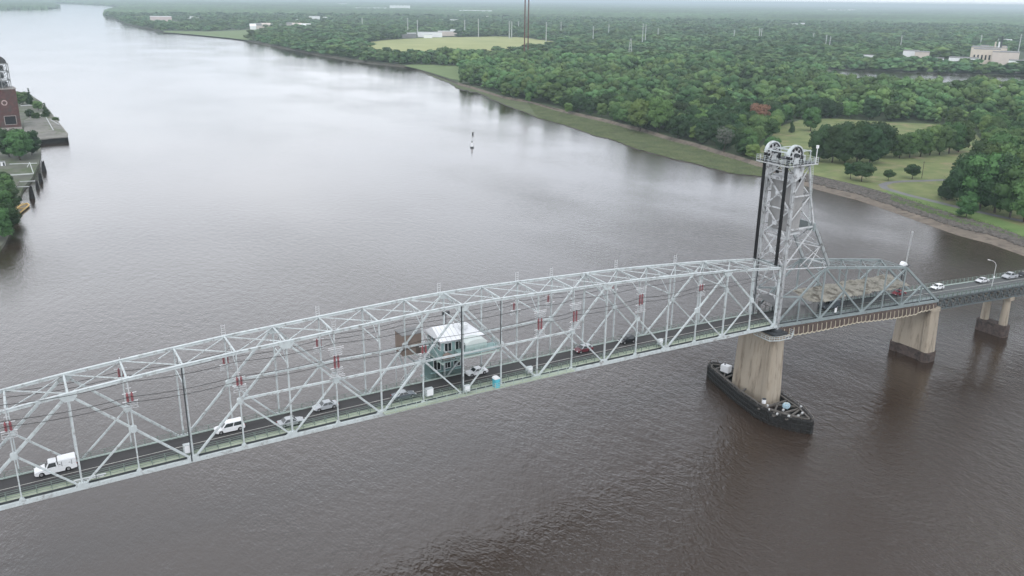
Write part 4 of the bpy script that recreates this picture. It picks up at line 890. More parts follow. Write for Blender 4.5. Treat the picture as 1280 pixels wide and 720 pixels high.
mb = MB(); mb.add([(176, -12, -1), (700, -30, -1), (700, 38, -1), (176, 20, -1), (176, -.8, zdeck(176)-.1), (300, -1.2, 5.0), (700, -2, 3.0), (700, 10, 3.0), (300, 9.2, 5.0), (176, 8.8, zdeck(176)-.1)], [(0, 1, 6, 5, 4), (4, 5, 8, 9), (5, 6, 7, 8), (3, 9, 8, 7, 2), (0, 4, 9, 3)])
o_ = mb.build('embankment', GRASS); tag(o_, kind='structure')
mb = MB(); mb.quad((176, .6, zdeck(176)+.02), (300, 0.4, 5.03), (300, 8.2, 5.03), (176, 7.8, zdeck(176)+.02)); mb.quad((300, .4, 5.03), (700, -1, 3.03), (700, 9, 3.03), (300, 8.2, 5.03)); o_ = mb.build('road', ASPH2); tag(o_, kind='structure')

# ---------------- piers
def wall_pier(name, label, xc, y0, y1, ztop, xt, xbm, zwet, z_b=-2.0, cap=True):
    o = thing(name, label, 'bridge pier', (0, 0, 0))
    def ring(hx, g, e):   # hx half width in x, g extra in y; rounded, with end columns thicker
        ys0, ys1 = y0-g, y1+g; return [(xc-hx*.80, ys0+2.6), (xc-hx, ys0+2.2), (xc-hx, ys0+.6), (xc-hx*.6, ys0), (xc+hx*.6, ys0), (xc+hx, ys0+.6), (xc+hx, ys0+2.2), (xc+hx*.80, ys0+2.6),
                                      (xc+hx*.80, ys1-2.6), (xc+hx, ys1-2.2), (xc+hx, ys1-.6), (xc+hx*.6, ys1), (xc-hx*.6, ys1), (xc-hx, ys1-.6), (xc-hx, ys1-2.2), (xc-hx*.80, ys1-2.6)]
    mb = MB(); mb.prism(ring(xbm, .45, 0), zwet, ztop-1.0, ring(xt, 0, 0)); mb.build('shaft', CONC, o, bevel=.06)
    mb = MB(); mb.prism(ring(xt+.18, .2, 0), ztop-.998, ztop); mb.build('cap', CONC, o, bevel=.05)
    mb = MB(); mb.prism(ring(xbm+.35, .75, 0), z_b, zwet-.004); mb.build('wet_base', CONCD, o, bevel=.06)
    return o
main_pier = wall_pier('main_pier', 'tall streaked concrete pier under the lift tower, ringed by the black timber fender', 1.0, -1.6, 10.4, 18.95, 1.9, 2.5, 1.2)
p2 = wall_pier('wall_pier', 'tan concrete wall pier with a dark wet base where the dark truss span ends', 61.6, -.9, 9.9, 15.5, 1.7, 2.1, 2.7)
p3 = thing('column_pier', 'small two column pier on a dark base, last one near the right edge', 'bridge pier')
XC = 98.3
mb = MB(); mb.prism([(XC-1.7, .2), (XC-1.1, -.6), (XC+1.1, -.6), (XC+1.7, .2), (XC+1.7, 7.8), (XC+1.1, 8.6), (XC-1.1, 8.6), (XC-1.7, 7.8)], -2, 3.6); mb.build('base_wall', CONCD, p3, bevel=.08)
for y in (1.1, 6.9): mb = MB(); mb.tube((XC, y, 3.6), (XC, y, 11.4), 1.2, .98, n=18); mb.build('column', CONC, p3)
mb = MB(); mb.box((XC, W/2, 11.9), (2.3, 8.6, 1.1)); mb.build('cross_beam', CONC, p3, bevel=.1)
for X_ in (134.0, 168.0):
    pass

# ---------------- timber fender around the main pier
def make_fender():
    o = thing('pier_fender', 'black tarred timber fender shaped like a long boat around the main pier', 'pier fender')
    out_ = [(2.1, 22.0), (.2, 20.6), (-1.9, 14), (-4.4, 5), (-6.0, -3), (-5.9, -7.0), (-3.9, -11.6), (-1.2, -15.2), (-.4, -15.0), (2.2, -9.8), (4.3, -1), (5.2, 8), (4.9, 15), (3.7, 21.0)]
    cx, cy = np.mean(out_, 0); inn = [(cx+(x-cx)*.80, cy+(y-cy)*.93) for x, y in out_]; n_ = len(out_)
    mb = MB()
    for i in range(n_):
        a, b_ = out_[i], out_[(i+1) % n_]; c, d = inn[i], inn[(i+1) % n_]
        mb.add([(*a, -1), (*b_, -1), (*b_, 3.0), (*a, 3.0), (*c, 1.2), (*d, 1.2), (*d, 3.0), (*c, 3.0)], [(0, 1, 2, 3), (3, 2, 6, 7), (7, 6, 5, 4)])
    mb.build('timber_wall', TIMB, o)
    mb = MB()
    for i in range(n_):
        a, b_ = Vector((*out_[i], 0)), Vector((*out_[(i+1) % n_], 0)); L_ = (b_-a).length; k = max(2, int(L_/.9))
        for j in range(k): p = a.lerp(b_, j/k); mb.beam((p.x, p.y, -1), (p.x, p.y, 3.15+.12*random.random()), .30, .30)
        for z in (.7, 1.9, 3.0): mb.beam((a.x, a.y, z), (b_.x, b_.y, z), .5, .30)
    mb.build('piles_and_wales', TIMB, o)
    mb = MB(); mb.prism(inn, -.2, .5); mb.build('lower_deck', TIMB, o)
    mb = MB()
    for i in range(n_): c, d = inn[i], inn[(i+1) % n_]; mb.beam((*c, 3.2), (*d, 3.2), .35, .22); 
    for (a, b_) in [((-4.5, 4.6), (5.3, 7.8)), ((-1.6, 13), (5.1, 14)), ((-.2, 18.4), (4.6, 19.0)), ((-6.6, -4), (4.6, -4)), ((-6.3, -8.3), (3.4, -8.6)), ((-5, -11), (1.4, -11)), ((-6.3, -8.3), (0, -4)), ((3.4, -8.6), (-1.5, -4)), ((-1.6, 13), (4.8, 18.5)), ((5.0, 13), (0, 18.4)), ((-5, -11), (3.4, -8.6)), ((-1.3, -12.6), (-3, -8.3))]:
        mb.beam((*a, 2.85), (*b_, 2.85), .38, .34)
    mb.build('cross_timbers', TIMB2, o)
    mb = MB()
    for i in range(n_):
        a, b_ = Vector((*out_[i], 0)), Vector((*out_[(i+1) % n_], 0)); k = max(1, int((b_-a).length/2.2))
        for j in range(k): p = a.lerp(b_, j/k); mb.beam((p.x, p.y, 3.1), (p.x, p.y, 4.15), .1, .1)
        mb.beam((a.x, a.y, 4.1), (b_.x, b_.y, 4.1), .08, .08)
    mb.build('handrail', TIMB2, o)
    mb = MB()
    for (x, y) in [(-1.7, -11.7), (.3, -11.1), (-3.7, -10.7), (2.6, -8.6), (-5.2, -8.6), (-2.4, -7.8), (-5.0, -6.0), (-3.9, -4.3)]: mb = MB(); mb.box((x, y, 3.25), (.55, .4, .4), random.random()); mb.build('pale_block', mat('pale_block_paint', (.50, .51, .51), .7, .2, 2), o)
    return o
fender = make_fender()
tk = thing('storage_tank', 'white box shaped tank on the far end of the black fender', 'tank', (1.6, 15.6, 3.0), .25)
mb = MB(); mb.box((0, 0, 1.0), (1.7, 2.4, 1.9)); mb.build('body', WHITE, tk, bevel=.12)
mb = MB(); mb.box((.7, 0, .05), (.2, 2.2, .12)); mb.box((-.7, 0, .05), (.2, 2.2, .12)); mb.build('skids', DARK, tk); mb = MB(); mb.tube((0, .4, 1.9), (0, .4, 2.3), .18, n=10); mb.build('filler_cap', DARK, tk)
bo = thing('tarp_bundle', 'pale blue wrapped bundle on the near end of the black fender', 'bundle', (-.6, -7.0, 3.0))
mb = MB(); mb.box((0, 0, .6), (1.6, 1.5, 1.2), .4); mb.build('wrapping', mat('pale_blue_sheet', (.38, .52, .60), .6, .15, 1), bo, bevel=.25); mb = MB(); mb.beam((-.85, -.2, 1.22), (.85, .3, 1.22), .06); mb.beam((-.2, .8, 1.22), (.25, -.8, 1.23), .06); mb.build('rope', CREAM, bo)
fb = thing('storage_tank', 'small white drum against the near side of the main pier on the fender', 'drum', (-3.4, -2.6, 3.0)); mb = MB(); mb.tube((0, 0, 0), (0, 0, 1.1), .5, n=12); mb.build('drum', WHITE, fb); mb = MB(); mb.tube((0, 0, 1.1), (0, 0, 1.16), .53, n=12); mb.build('lid', DARK, fb)

# the same tower, pier, fender and flank at the other end of the lift span (outside the left edge, but for the fender tip)
for src, lab in ((tower, 'matching pale lift tower at the left end of the lift span'), (main_pier, 'matching concrete pier under the left lift tower'), (flank, 'matching dark truss span left of the left lift tower'),
                 (cwt, 'counterweight in the left lift tower'), (ra, 'nearer hoist rope bundle of the left lift tower'), (rb, 'farther hoist rope bundle of the left lift tower')):
    c = copy_tree(src); c.location.x = -NPAN*P_; c.scale.x = -1; c['label'] = lab
c = copy_tree(fender); c.location = (-NPAN*P_-1.6, -9.8, 0); c['label'] = 'black timber fender tip at the bottom left corner of the photo'
mb = MB(); 

# ---------------- control house on the span
ch = thing('control_house', 'pale green control house with a white hipped roof straddling the roadway at mid span', 'building', (0, 0, 0))
hx0, hx1, hy0, hy1, hz0, hz1 = -85.1, -76.9, 3.1, 9.6, 29.4, 32.45
mb = MB(); mb.box(((hx0+hx1)/2, (hy0+hy1)/2, (hz0+hz1)/2), (hx1-hx0, hy1-hy0, hz1-hz0)); mb.build('upper_wall', PGREEN, ch)
ex = .55; ym = (hy0+hy1)/2; zr = 34.3
mb = MB(); e = [(hx0-ex, hy0-ex, hz1), (hx1+ex, hy0-ex, hz1), (hx1+ex, hy1+ex, hz1), (hx0-ex, hy1+ex, hz1)]; rdg = [(hx0-ex, ym, zr), (hx1-2.4, ym, zr)]
mb.add(e+rdg+[(p[0], p[1], p[2]-.16) for p in e], [(0, 1, 5, 4), (1, 2, 5), (2, 3, 4, 5), (3, 0, 4), (0, 6, 7, 1), (1, 7, 8, 2), (2, 8, 9, 3), (3, 9, 6, 0), (6, 9, 8, 7)]); rf = mb.build('roof', ROOFW, ch)
mb = MB(); mb.box((hx1-3.0, ym-1.7, zr-.3), (1.5, 1.1, .7)); mb.tube((hx1-4.6, ym-.9, zr-.5), (hx1-4.6, ym-.9, zr+.6), .14, n=8); mb.build('roof_vent', WHITE, rf)
mb = MB(); mb.tube((hx0+3.2, ym+1.6, zr-.8), (hx0+3.2, ym+1.6, zr+2.0), .07, n=6); mb.box((hx0+3.2, ym+1.6, zr+1.9), (1.5, .18, .2)); mb.box((hx0+2.6, ym+1.6, zr+1.7), (.35, .35, .5)); mb.box((hx0+3.8, ym+1.6, zr+1.7), (.35, .35, .5)); mb.build('light_mast', DARK, rf)
mb = MB()
for k in range(9):
    x = hx0-ex+.5+k*.95
    if x < hx1-2.6: mb.beam((x, hy0-ex+.02, hz1+.03), (x, ym, zr+.03), .06, .06)
mb.beam((hx0-ex, hy0-ex-.06, hz1-.08), (hx1+ex, hy0-ex-.06, hz1-.08), .12, .12); mb.build('roof_seams', mat('pale_seam', (.55, .56, .57), .6, .1, 1), rf)
def window(root, c, wd, ht, axis='y', sgn=-1):
    x, y, z = c
    if axis == 'y':
        mb = MB(); 
        for (dx, dz, sx_, sz_) in ((0, ht/2, wd+.16, .09), (0, -ht/2, wd+.16, .09), (-wd/2, 0, .09, ht), (wd/2, 0, .09, ht), (0, 0, .07, ht)): mb.box((x+dx, y+sgn*.05, z+dz), (sx_, .1, sz_))
        fr = mb.build('window', WHITE, root); mb = MB(); mb.box((x, y+sgn*.02, z), (wd-.05, .05, ht-.05)); mb.build('pane', GLASS, fr)
    else:
        mb = MB()
        for (dy, dz, sy_, sz_) in ((0, ht/2, wd+.16, .09), (0, -ht/2, wd+.16, .09), (-wd/2, 0, .09, ht), (wd/2, 0, .09, ht), (0, 0, .07, ht)): mb.box((x+sgn*.05, y+dy, z+dz), (.1, sy_, sz_))
        fr = mb.build('window', WHITE, root); mb = MB(); mb.box((x+sgn*.02, y, z), (.05, wd-.05, ht-.05)); mb.build('pane', GLASS, fr)
for x in (-83.9, -81.6): window(ch, (x, hy0, 31.05), 1.5, 1.7)
for x in (-79.0, -77.7): window(ch, (x, hy0, 31.2), .95, 1.7)
for y in (4.2, 6.3, 8.4): window(ch, (hx0, y, 31.1), 1.2, 1.6, 'x', -1)
for y in (4.2, 7.8): window(ch, (hx1, y, 31.1), 1.5, 1.5, 'x', 1)
mb = MB(); mb.box((-80.2, hy0-.03, 30.5), (.9, .06, 2.0)); dr = mb.build('door', DARK, ch); mb = MB(); mb.tube((-79.9, hy0-.12, 30.5), (-79.9, hy0-.05, 30.5), .06, n=6); mb.build('handle', ALLOY, dr)
mb = MB(); mb.prism([(-86.3, .5), (-82.65, .5), (-82.65, 3.05), (-76.4, 3.05), (-76.4, 9.8), (-86.3, 9.8)], 29.15, 29.37); mb.build('platform', mat('platform_grating', (.20, .27, .26), .7, .15, .8), ch)
mb = MB()
for x in (-86.1, -82.8, -78.4): mb.beam((x, .55 if x < -82 else 3.1, 28.92), (x, 9.6, 28.92), .22, .44)
for x in (-82.4, -78.4, -74.6): mb.beam((x, .0, 29.9), (x, 2.9, 29.9), .22, .40)
for y in (3.2, 9.4): mb.beam((-86.2, y, 28.5), (-77, y, 28.5), .22, .35)
mb.beam((-82.5, .1, 29.6), (-74.4, .1, 29.6), .2, .3); mb.beam((-82.5, 2.8, 29.6), (-74.4, 2.8, 29.6), .2, .3)
mb.build('platform_beams', PAINT2, ch)
mb = MB(); mb.prism([(-82.6, -.1), (-74.3, -.1), (-74.3, 3.0), (-82.6, 3.0)], 30.1, 30.3); mb.build('front_platform', PGREEN, ch)
mb = MB()
for a, b_ in (((-82.6, -.05, .95), (-74.4, -.05, .95)), ((-74.4, -.05, .95), (-74.4, 3.0, .95)), ((-86.3, .5, 0), (-82.7, .5, 0)), ((-86.3, .5, 0), (-86.3, 9.8, 0))):
    dz_ = a[2]; a = a[:2]; b_ = b_[:2]
    k = int(max(abs(b_[0]-a[0]), abs(b_[1]-a[1]))/1.3)
    for j in range(k+1): mb.box((a[0]+(b_[0]-a[0])*j/k, a[1]+(b_[1]-a[1])*j/k, 29.9+dz_), (.07, .07, 1.1))
    for z in (29.75, 30.1, 30.43): mb.beam((*a, z+dz_), (*b_, z+dz_), .06, .06)
mb.build('platform_railing', PGREEN, ch)
LG = mat('lower_room_wall', (.12, .19, .185), .6, .12, .5)
mb = MB(); mb.box((-81.5, 10.2, 25.5), (7.0, 3.4, 6.8)); mb.build('lower_room', LG, ch)
for x in (-83.7, -81.5, -79.3): window(ch, (x, 8.5, 25.3), 1.5, 2.2)
for x in (-83.7, -81.5, -79.3): window(ch, (x, 8.5, 27.7), 1.5, 1.2)
mb = MB(); mb.box((-81.5, 8.35, 23.8), (7.2, .4, .15)); mb.box((-81.5, 10.2, 21.9), (8.0, 4.4, .25)); mb.build('ledge', PGREEN, ch)
mb = MB()
for (xa, za, xb_, zb_, y) in ((-91.0, 22.2, -87.6, 26.0, 9.0), (-87.6, 26.0, -91.0, 29.4, 10.4)):
    for s in (-.5, .5): mb.beam((xa, y+s, za), (xb_, y+s, zb_), .08, .3); mb.beam((xa, y+s, za+1), (xb_, y+s, zb_+1), .05)
    for k in range(14): f_ = (k+.5)/14; mb.box((xa+(xb_-xa)*f_, y, za+(zb_-za)*f_), (.28, 1.0, .05))
mb.box((-87.0, 9.7, 26.0), (1.4, 2.6, .1)); mb.beam((-86.5, 8.5, 22), (-86.5, 8.5, 29), .12); mb.beam((-91.3, 11.0, 22), (-91.3, 11.0, 29.5), .12); mb.build('staircase', PAINT, ch)
mb = MB(); mb.beam((-86.2, 1.2, 29.4), (-90.2, 1.2, 36.6), .12); mb.beam((-86.3, 6.0, 32.2), (-83.6, .8, 29.4), .09); mb.beam((-86.3, 6.6, 32.2), (-83.9, .8, 29.4), .09); mb.build('stay', PAINT, ch)
hut = thing('machine_hut', 'small pale green hut with a rounded roof on the platform right of the control house', 'hut', (-79.2, 1.5, 30.31))
mb = MB(); mb.box((0, 0, .8), (4.4, 2.3, 1.6)); mb.build('wall', mat('pale_hut_wall', (.42, .52, .50), .6, .06, .5), hut)
prof = [(2.3*math.cos(a), 1.55+.85*math.sin(a)) for a in [math.pi*k/12 for k in range(13)]]
mb = MB(); mb.extr(prof, -1.25, 1.25); mb.build('roof', mat('pale_hut_roof', (.60, .66, .64), .6, .06, .5), hut)
mb = MB()
for k in range(4): mb.box((-1.6+k*1.05, -1.17, .8), (.07, .06, 1.5))
mb.box((0, -1.18, .8), (4.2, .05, .08)); mb.build('wall_battens', PAINT2, hut)
mb = MB(); mb.box((-2.23, 0, .95), (.06, 1.1, 1.7)); mb.build('door', DARK, hut)
sh = thing('equipment_shed', 'brown box shed raised on steel behind the left end of the control house', 'shed', (-88.9, 9.9, 28.6))
mb = MB(); mb.box((0, 0, 2.15), (4.2, 3.6, 4.1)); mb.build('cladding', BROWN, sh)
mb = MB(); mb.box((0, 0, 4.25), (4.35, 3.75, .12)); mb.build('flat_roof', GREYROOF, sh)
mb = MB(); mb.box((1.1, -1.82, 1.1), (.9, .05, 2.0)); mb.build('door', mat('brown_door', (.10, .08, .07), .7, .1, 1), sh)
mb = MB(); mb.box((0, -.0, .04), (3.9, 3.9, .12)); mb.beam((-1.7, -1.7, -.1), (-1.7, -1.7, -7.4), .2); mb.beam((-1.7, 1.7, -.1), (-.4, -1.7, -7.2), .2); mb.build('steel_legs', PAINT, sh)
lj = thing('equipment_shed', 'low brown canvas covered box below the left end of the control house', 'box', (-84.6, 1.4, 29.38)); mb = MB(); mb.extr([(-1.2, 0), (1.3, 0), (.9, .7), (0, 1.2), (-.9, .9)], -.5, .5); mb.build('cover', BROWN, lj); mb = MB(); mb.box((0, 0, .02), (2.7, 1.2, .08)); mb.build('base', DARK, lj)

# ---------------- insulator racks and cables
def make_rack(tall):  # short or double caged
    o = thing('insulator_rack', '', 'insulator rack', (0, 0, 0), 0, 'insulator racks hung along the lift span trusses')
    mb = MB(); mb.beam((0, .45, -1.6), (0, .45, 3.0 if not tall else 4.6), .14, .14); mb.beam((-.35, .45, 1.5), (.35, .45, 1.5), .1); mb.build('hanger', TOWERP, o)
    def cage(z0):
        mb = MB()
        for z in (z0, z0+.42, z0+.84): 
            mb.beam((-1.0, -.2, z), (1.0, -.2, z), .06); mb.beam((-1.0, .35, z), (1.0, .35, z), .05)
        for x in (-1.0, 0, 1.0): mb.beam((x, -.2, z0-.04), (x, -.2, z0+.88), .055); mb.beam((x, -.2, z0), (x, .35, z0), .045)
        mb.build('cage', TOWERP, o)
    cage(-1.6)
    if tall: cage(1.95) 
    for x in (-.32, .32):
        mb = MB(); mb.tube((x, 0, -.55), (x, 0, .95 if not tall else 1.8), .11, n=8)
        for k in range(5 if not tall else 8): mb.tube((x, 0, -.45+k*.26), (x, 0, -.38+k*.26), .22, n=9)
        mb.build('red_insulator', RED, o)
    mb = MB(); mb.beam((-1.0, 0, .85 if not tall else 1.8), (1.0, 0, .85 if not tall else 1.8), .08); mb.build('cross_arm', WHITE, o); mb = MB(); mb.beam((-1.1, .2, -.62), (1.1, .2, -.62), .1); mb.build('cross_arm', WHITE, o)
    if tall:
        mb = MB()
        for z in (-2.2, -1.9, 3.0, 3.3): mb.beam((-1.4, 0, z), (1.4, 0, z), .06)
        mb.build('outer_arms', WHITE, o)
    return o
rs_, rt_ = make_rack(False), make_rack(True); first = {False: rs_, True: rt_}; used_ = set()
def place_rack(i, side, z, tall, label):
    o = first[tall] if tall not in used_ else copy_tree(first[tall]); used_.add(tall)
    o.location = (xb(i), -.75 if side == 'near' else W+.75, z); o.rotation_euler = (0, 0, 0 if side == 'near' else math.pi); o['label'] = label
place_rack(1, 'near', 34.0, False, 'red and white insulator rack on the near truss at the left edge of the photo')
place_rack(3, 'near', 34.9, False, 'red and white insulator rack on the near truss just right of the white utility truck')
place_rack(5, 'near', 34.0, False, 'red and white insulator rack on the near truss above the white minivan')
place_rack(7, 'near', 33.6, True, 'double caged insulator rack on the near truss, first one left of the control house')
place_rack(9, 'near', 33.1, False, 'insulator rack on the near truss in front of the left end of the control house')
place_rack(12, 'near', 33.2, True, 'double caged insulator rack on the near truss, first one right of the control house')
place_rack(13, 'near', 33.4, True, 'double caged insulator rack on the near truss above the dark red car')
place_rack(15, 'near', 34.2, True, 'tall insulator rack on the near truss, second to the left of the lift tower')
place_rack(17, 'near', 34.6, False, 'red insulator rack on the near truss nearest to the lift tower')
place_rack(3, 'far', 35.3, False, 'insulator rack on the far truss glimpsed above the left part of the lift span')
place_rack(5, 'far', 34.2, False, 'insulator rack on the far truss behind the rack above the white minivan')
place_rack(7, 'far', 34.2, False, 'insulator rack on the far truss, first one left of the control house')
place_rack(12, 'far', 34.3, False, 'insulator rack on the far truss, first one right of the control house roof')
place_rack(13, 'far', 34.6, False, 'insulator rack on the far truss just left of the pair above the dark red car')
place_rack(15, 'far', 34.8, False, 'insulator rack on the far truss, last one before the lift tower')
for i, s_, lab in ((5, W+.3, 'short lattice mast on the far top chord above the white minivan'), (7, W+.3, 'short lattice mast on the far top chord above the black and silver car'), (9.9, W+.3, 'short lattice mast on the far top chord above the control house roof'), (12, W+.3, 'short lattice mast on the far top chord right of the control house'), (13, W+.3, 'short lattice mast on the far top chord above the dark red car'), (15, W+.3, 'short lattice mast on the far top chord at the middle of the right half'), (17, W+.3, 'short lattice mast on the far top chord nearest the lift tower'), (7, -.3, 'short lattice mast on the near top chord left of the control house'), (13, -.3, 'short lattice mast on the near top chord above the dark red car')):
    z0 = 20.99+np.interp(i, range(21), [zt(k)-20.99 for k in range(21)]); o = thing('lattice_mast', lab, 'mast', (xb(i), s_, z0+.2), 0, 'short masts on the top chords')
    mb = MB(); 
    for dx in (-.3, .3): mb.beam((dx, 0, -.5), (dx, 0, 1.9), .07)
    mb.build('uprights', TOWERP, o); mb = MB()
    for k in range(5): mb.beam((-.3, 0, .1+k*.4), (.3, 0, .1+k*.4), .05)
    mb.build('rungs', TOWERP, o)
def cable(y, z, xs_, lab, sag=.45):
    pts = []
    for a, b_ in zip(xs_, xs_[1:]):
        for k in range(8): f_ = k/8; pts.append((a+(b_-a)*f_, y, z-sag*4*f_*(1-f_)))
    pts.append((xs_[-1], y, z)); mb = MB(); mb.path(pts, .045, 4); o = mb.build('power_cable', ROPE); tag(o, lab, 'cable', 'power cables along the lift span')
sx_ = [xb(i) for i in (-3, 1, 3, 5, 7, 9, 12, 13, 15, 17, 19.6)]
for y, z, lab in ((-.95, 35.2, 'upper dark cable strung between the near truss racks'), (-1.0, 34.3, 'lower dark cable strung between the near truss racks'), (-.7, 37.6, 'topmost dark cable along the near truss just under its top chord'),
                  (W+.95, 35.6, 'upper dark cable strung between the far truss racks'), (W+1.0, 34.7, 'lower dark cable strung between the far truss racks')): cable(y, z, sx_, lab)

# ---------------- vehicles
def car_paint(name, c): return mat('car_paint_'+name, c, .28, .03, .5, spec=.6)
def make_car(label, cat, x, y, paint, kind='sedan', face=-1, name='car', group='cars crossing the bridge', zadd=0.0, roofp=None):
    """face -1: nose towards -x"""
    L_, w_, h_ = dict(sedan=(4.6, 1.80, 1.42), hatch=(4.1, 1.76, 1.50), suv=(4.8, 1.9, 1.80), van=(5.0, 1.95, 1.80), coupe=(4.5, 1.8, 1.32), truck=(6.1, 2.05, 2.05), pickup=(5.7, 1.98, 1.85))[kind]
    slope = (zdeck(x+1)-zdeck(x-1))/2; o = thing(name, label, cat, (x, y, zdeck(x)+.01+zadd), 0, group); o.rotation_euler = (0, -math.atan(slope), 0 if face > 0 else math.pi)
    if face < 0: o.rotation_euler = (0, math.atan(slope), math.pi)
    hl = L_/2; wr_ = .33 if kind not in ('truck', 'pickup', 'suv') else .39; bz = .26; 
    belt = {'sedan': .88, 'hatch': .92, 'suv': 1.08, 'van': 1.02, 'coupe': .82, 'truck': 1.18, 'pickup': 1.12}[kind]
    fa, ra_ = hl-.85, -hl+.9        # axles
    if kind in ('truck', 'pickup'): ra_ = -hl+1.35; fa = hl-.95
    def arch(cx): return [(cx+(wr_+.07)*math.cos(a), bz+.08+(wr_+.07)*max(0, math.sin(a))) for a in (0, .6, 1.2, 1.9, 2.5, math.pi)]
    hood = belt-.12
    prof = [(hl-.04, bz+.12), (hl, .48), (hl-.05, hood-.22), (hl-.30, hood-.08), (hl-1.05, hood)]
    prof += [(hl-1.35, belt)]
    if kind in ('sedan', 'coupe'): prof += [(-hl+1.0, belt+.02), (-hl+.12, belt-.03), (-hl+.02, .62), (-hl+.05, bz+.12)]
    else: prof += [(-hl+.10, belt+.02), (-hl+.02, .62), (-hl+.05, bz+.12)]
    prof += [(ra_-wr_-.09, bz)]+arch(ra_)[::-1]+[(ra_+wr_+.09, bz), (fa-wr_-.09, bz)]+arch(fa)[::-1]+[(fa+wr_+.09, bz)]
    bmx = bmesh.new(); hw = w_/2
    vs = [bmx.verts.new((px_, 0, pz_)) for px_, pz_ in prof]; f = bmx.faces.new(vs)
    bmx.free()
    mb = MB(); n_ = len(prof)
    def row(y_, ins): return [(px_*(1-ins*.03), y_, pz_+(0)) for px_, pz_ in prof]
    ys = [(-hw, 1.0), (-hw+.10, 0), (hw-.10, 0), (hw, 1.0)]
    V = []
    for y_, ins in ys: V += row(y_, ins)
    Fc = []
    for r_ in range(3):
        for i in range(n_): Fc.append((r_*n_+i, r_*n_+(i+1) % n_, (r_+1)*n_+(i+1) % n_, (r_+1)*n_+i))
    tri = tessellate_polygon([[Vector((a, b_, 0)) for a, b_ in prof]])
    Fc += [tuple(t)[::-1] for t in tri]+[tuple(3*n_+i for i in t) for t in tri]
    mb.add(V, Fc)
    body = mb.build('body', paint, o)
    # cabin : frustum
    cab = {'sedan': (hl-1.30, hl-2.0, -hl+1.45, -hl+.72), 'coupe': (hl-1.4, hl-2.1, -hl+1.5, -hl+.6), 'hatch': (hl-1.1, hl-1.75, -hl+.55, -hl+.12), 'suv': (hl-1.30, hl-1.95, -hl+.45, -hl+.14), 'van': (hl-1.0, hl-1.85, -hl+.35, -hl+.14), 'truck': (hl-1.55, hl-2.15, hl-3.25, hl-3.4), 'pickup': (hl-1.5, hl-2.15, hl-3.55, hl-3.75)}[kind]
    a, b_, c, d = cab; tw = hw-.24; bw = hw-.06; zt_ = h_
    B4 = [(a, -bw, belt), (a, bw, belt), (d, bw, belt), (d, -bw, belt)]; T4 = [(b_, -tw, zt_), (b_, tw, zt_), (c, tw, zt_), (c, -tw, zt_)]
    mb = MB(); mb.add(B4+T4, [(3, 2, 1, 0), (4, 5, 6, 7), (0, 1, 5, 4), (1, 2, 6, 5), (2, 3, 7, 6), (3, 0, 4, 7)]); mb.build('cabin', roofp or paint, o, bevel=.05)
    def panel(nm, q0, q1, q2, q3, off, fx=(.07, .93), fz=(.10, .86)):
        q0, q1, q2, q3 = map(Vector, (q0, q1, q2, q3)); P = lambda u, v: (q0.lerp(q1, u)).lerp(q3.lerp(q2, u), v); nn = (q1-q0).cross(q3-q0).normalized()*off
        if nn.dot((q0+q1+q2+q3)/4-Vector(((a+d)/2, 0, belt))) < 0: nn = -nn
        mb = MB(); pp = [P(fx[0], fz[0]), P(fx[1], fz[0]), P(fx[1], fz[1]), P(fx[0], fz[1])]; mb.add([v-nn*2 for v in pp]+[v+nn for v in pp], [(4, 5, 6, 7), (0, 1, 5, 4), (1, 2, 6, 5), (2, 3, 7, 6), (3, 0, 4, 7)]); return mb.build(nm, GLASS, o)
    panel('windscreen', B4[0], B4[1], T4[1], T4[0], .015); panel('rear_window', B4[2], B4[3], T4[3], T4[2], .015)
    for s in (1, 2):
        q = (B4[3], B4[0], T4[0], T4[3]) if s == 1 else (B4[2], B4[1], T4[1], T4[2])
        if kind in ('truck',): panel('side_window', *q, .015, (.12, .88))
        else: panel('side_window', *q, .015, (.52, .93)); panel('side_window', *q, .015, (.10, .48))
    for sx2 in (fa, ra_):
        for sy in (-1, 1):
            yy = sy*(hw-.12); mb = MB(); mb.tube((sx2, yy-.11, wr_), (sx2, yy+.11, wr_), wr_, n=16); wh = mb.build('wheel', BLACKP, o); mb = MB(); mb.tube((sx2, yy+sy*.09, wr_), (sx2, yy+sy*.125, wr_), wr_*.6, n=12); mb.build('rim', ALLOY, wh)
    for sy in (-1, 1):
        mb = MB(); mb.box((hl-.10, sy*(hw-.30), hood-.22), (.18, .36, .14)); mb.build('headlight', LAMPW, o)
        mb = MB(); mb.box((-hl+.06, sy*(hw-.22), belt-.18), (.12, .30, .16)); mb.build('tail_light', LAMPR, o)
        mb = MB(); mb.box((a-.25, sy*(hw+.10), belt+.08), (.16, .20, .14)); mb.build('mirror', paint, o)
    mb = MB(); mb.box((hl-.0, 0, .40), (.05, w_*.62, .16)); mb.build('grille', DARK, o)
    if kind == 'truck':
        mb = MB(); mb.box(((hl-3.45-hl+.08)/2, 0, (belt+2.12)/2+.0), (hl-3.45+hl-.08, w_-.06, 2.12-belt)); mb.build('service_body', paint, o, bevel=.07)
        mb = MB()
        for sy in (-1, 1):
            for xx in (-.9, -2.3): mb.box((xx, sy*(hw+.0), 1.5), (.06, .03, .8)); mb.box((xx+.3, sy*(hw+.0), 1.5), (.25, .03, .06))
        mb.build('locker_handles', DARK, o)
    if kind == 'pickup':
        mb = MB(); mb.box((-hl+1.1, 0, belt+.03), (1.7, w_-.35, .05)); mb.build('bed_cover', DARK, o)
    return o
CW, CS, CSD, CD, CR_, CB = car_paint('white', (.80, .81, .82)), car_paint('silver', (.42, .44, .46)), car_paint('grey', (.13, .15, .17)), car_paint('black', (.02, .022, .025)), car_paint('red', (.20, .02, .03)), car_paint('maroon', (.13, .03, .04))
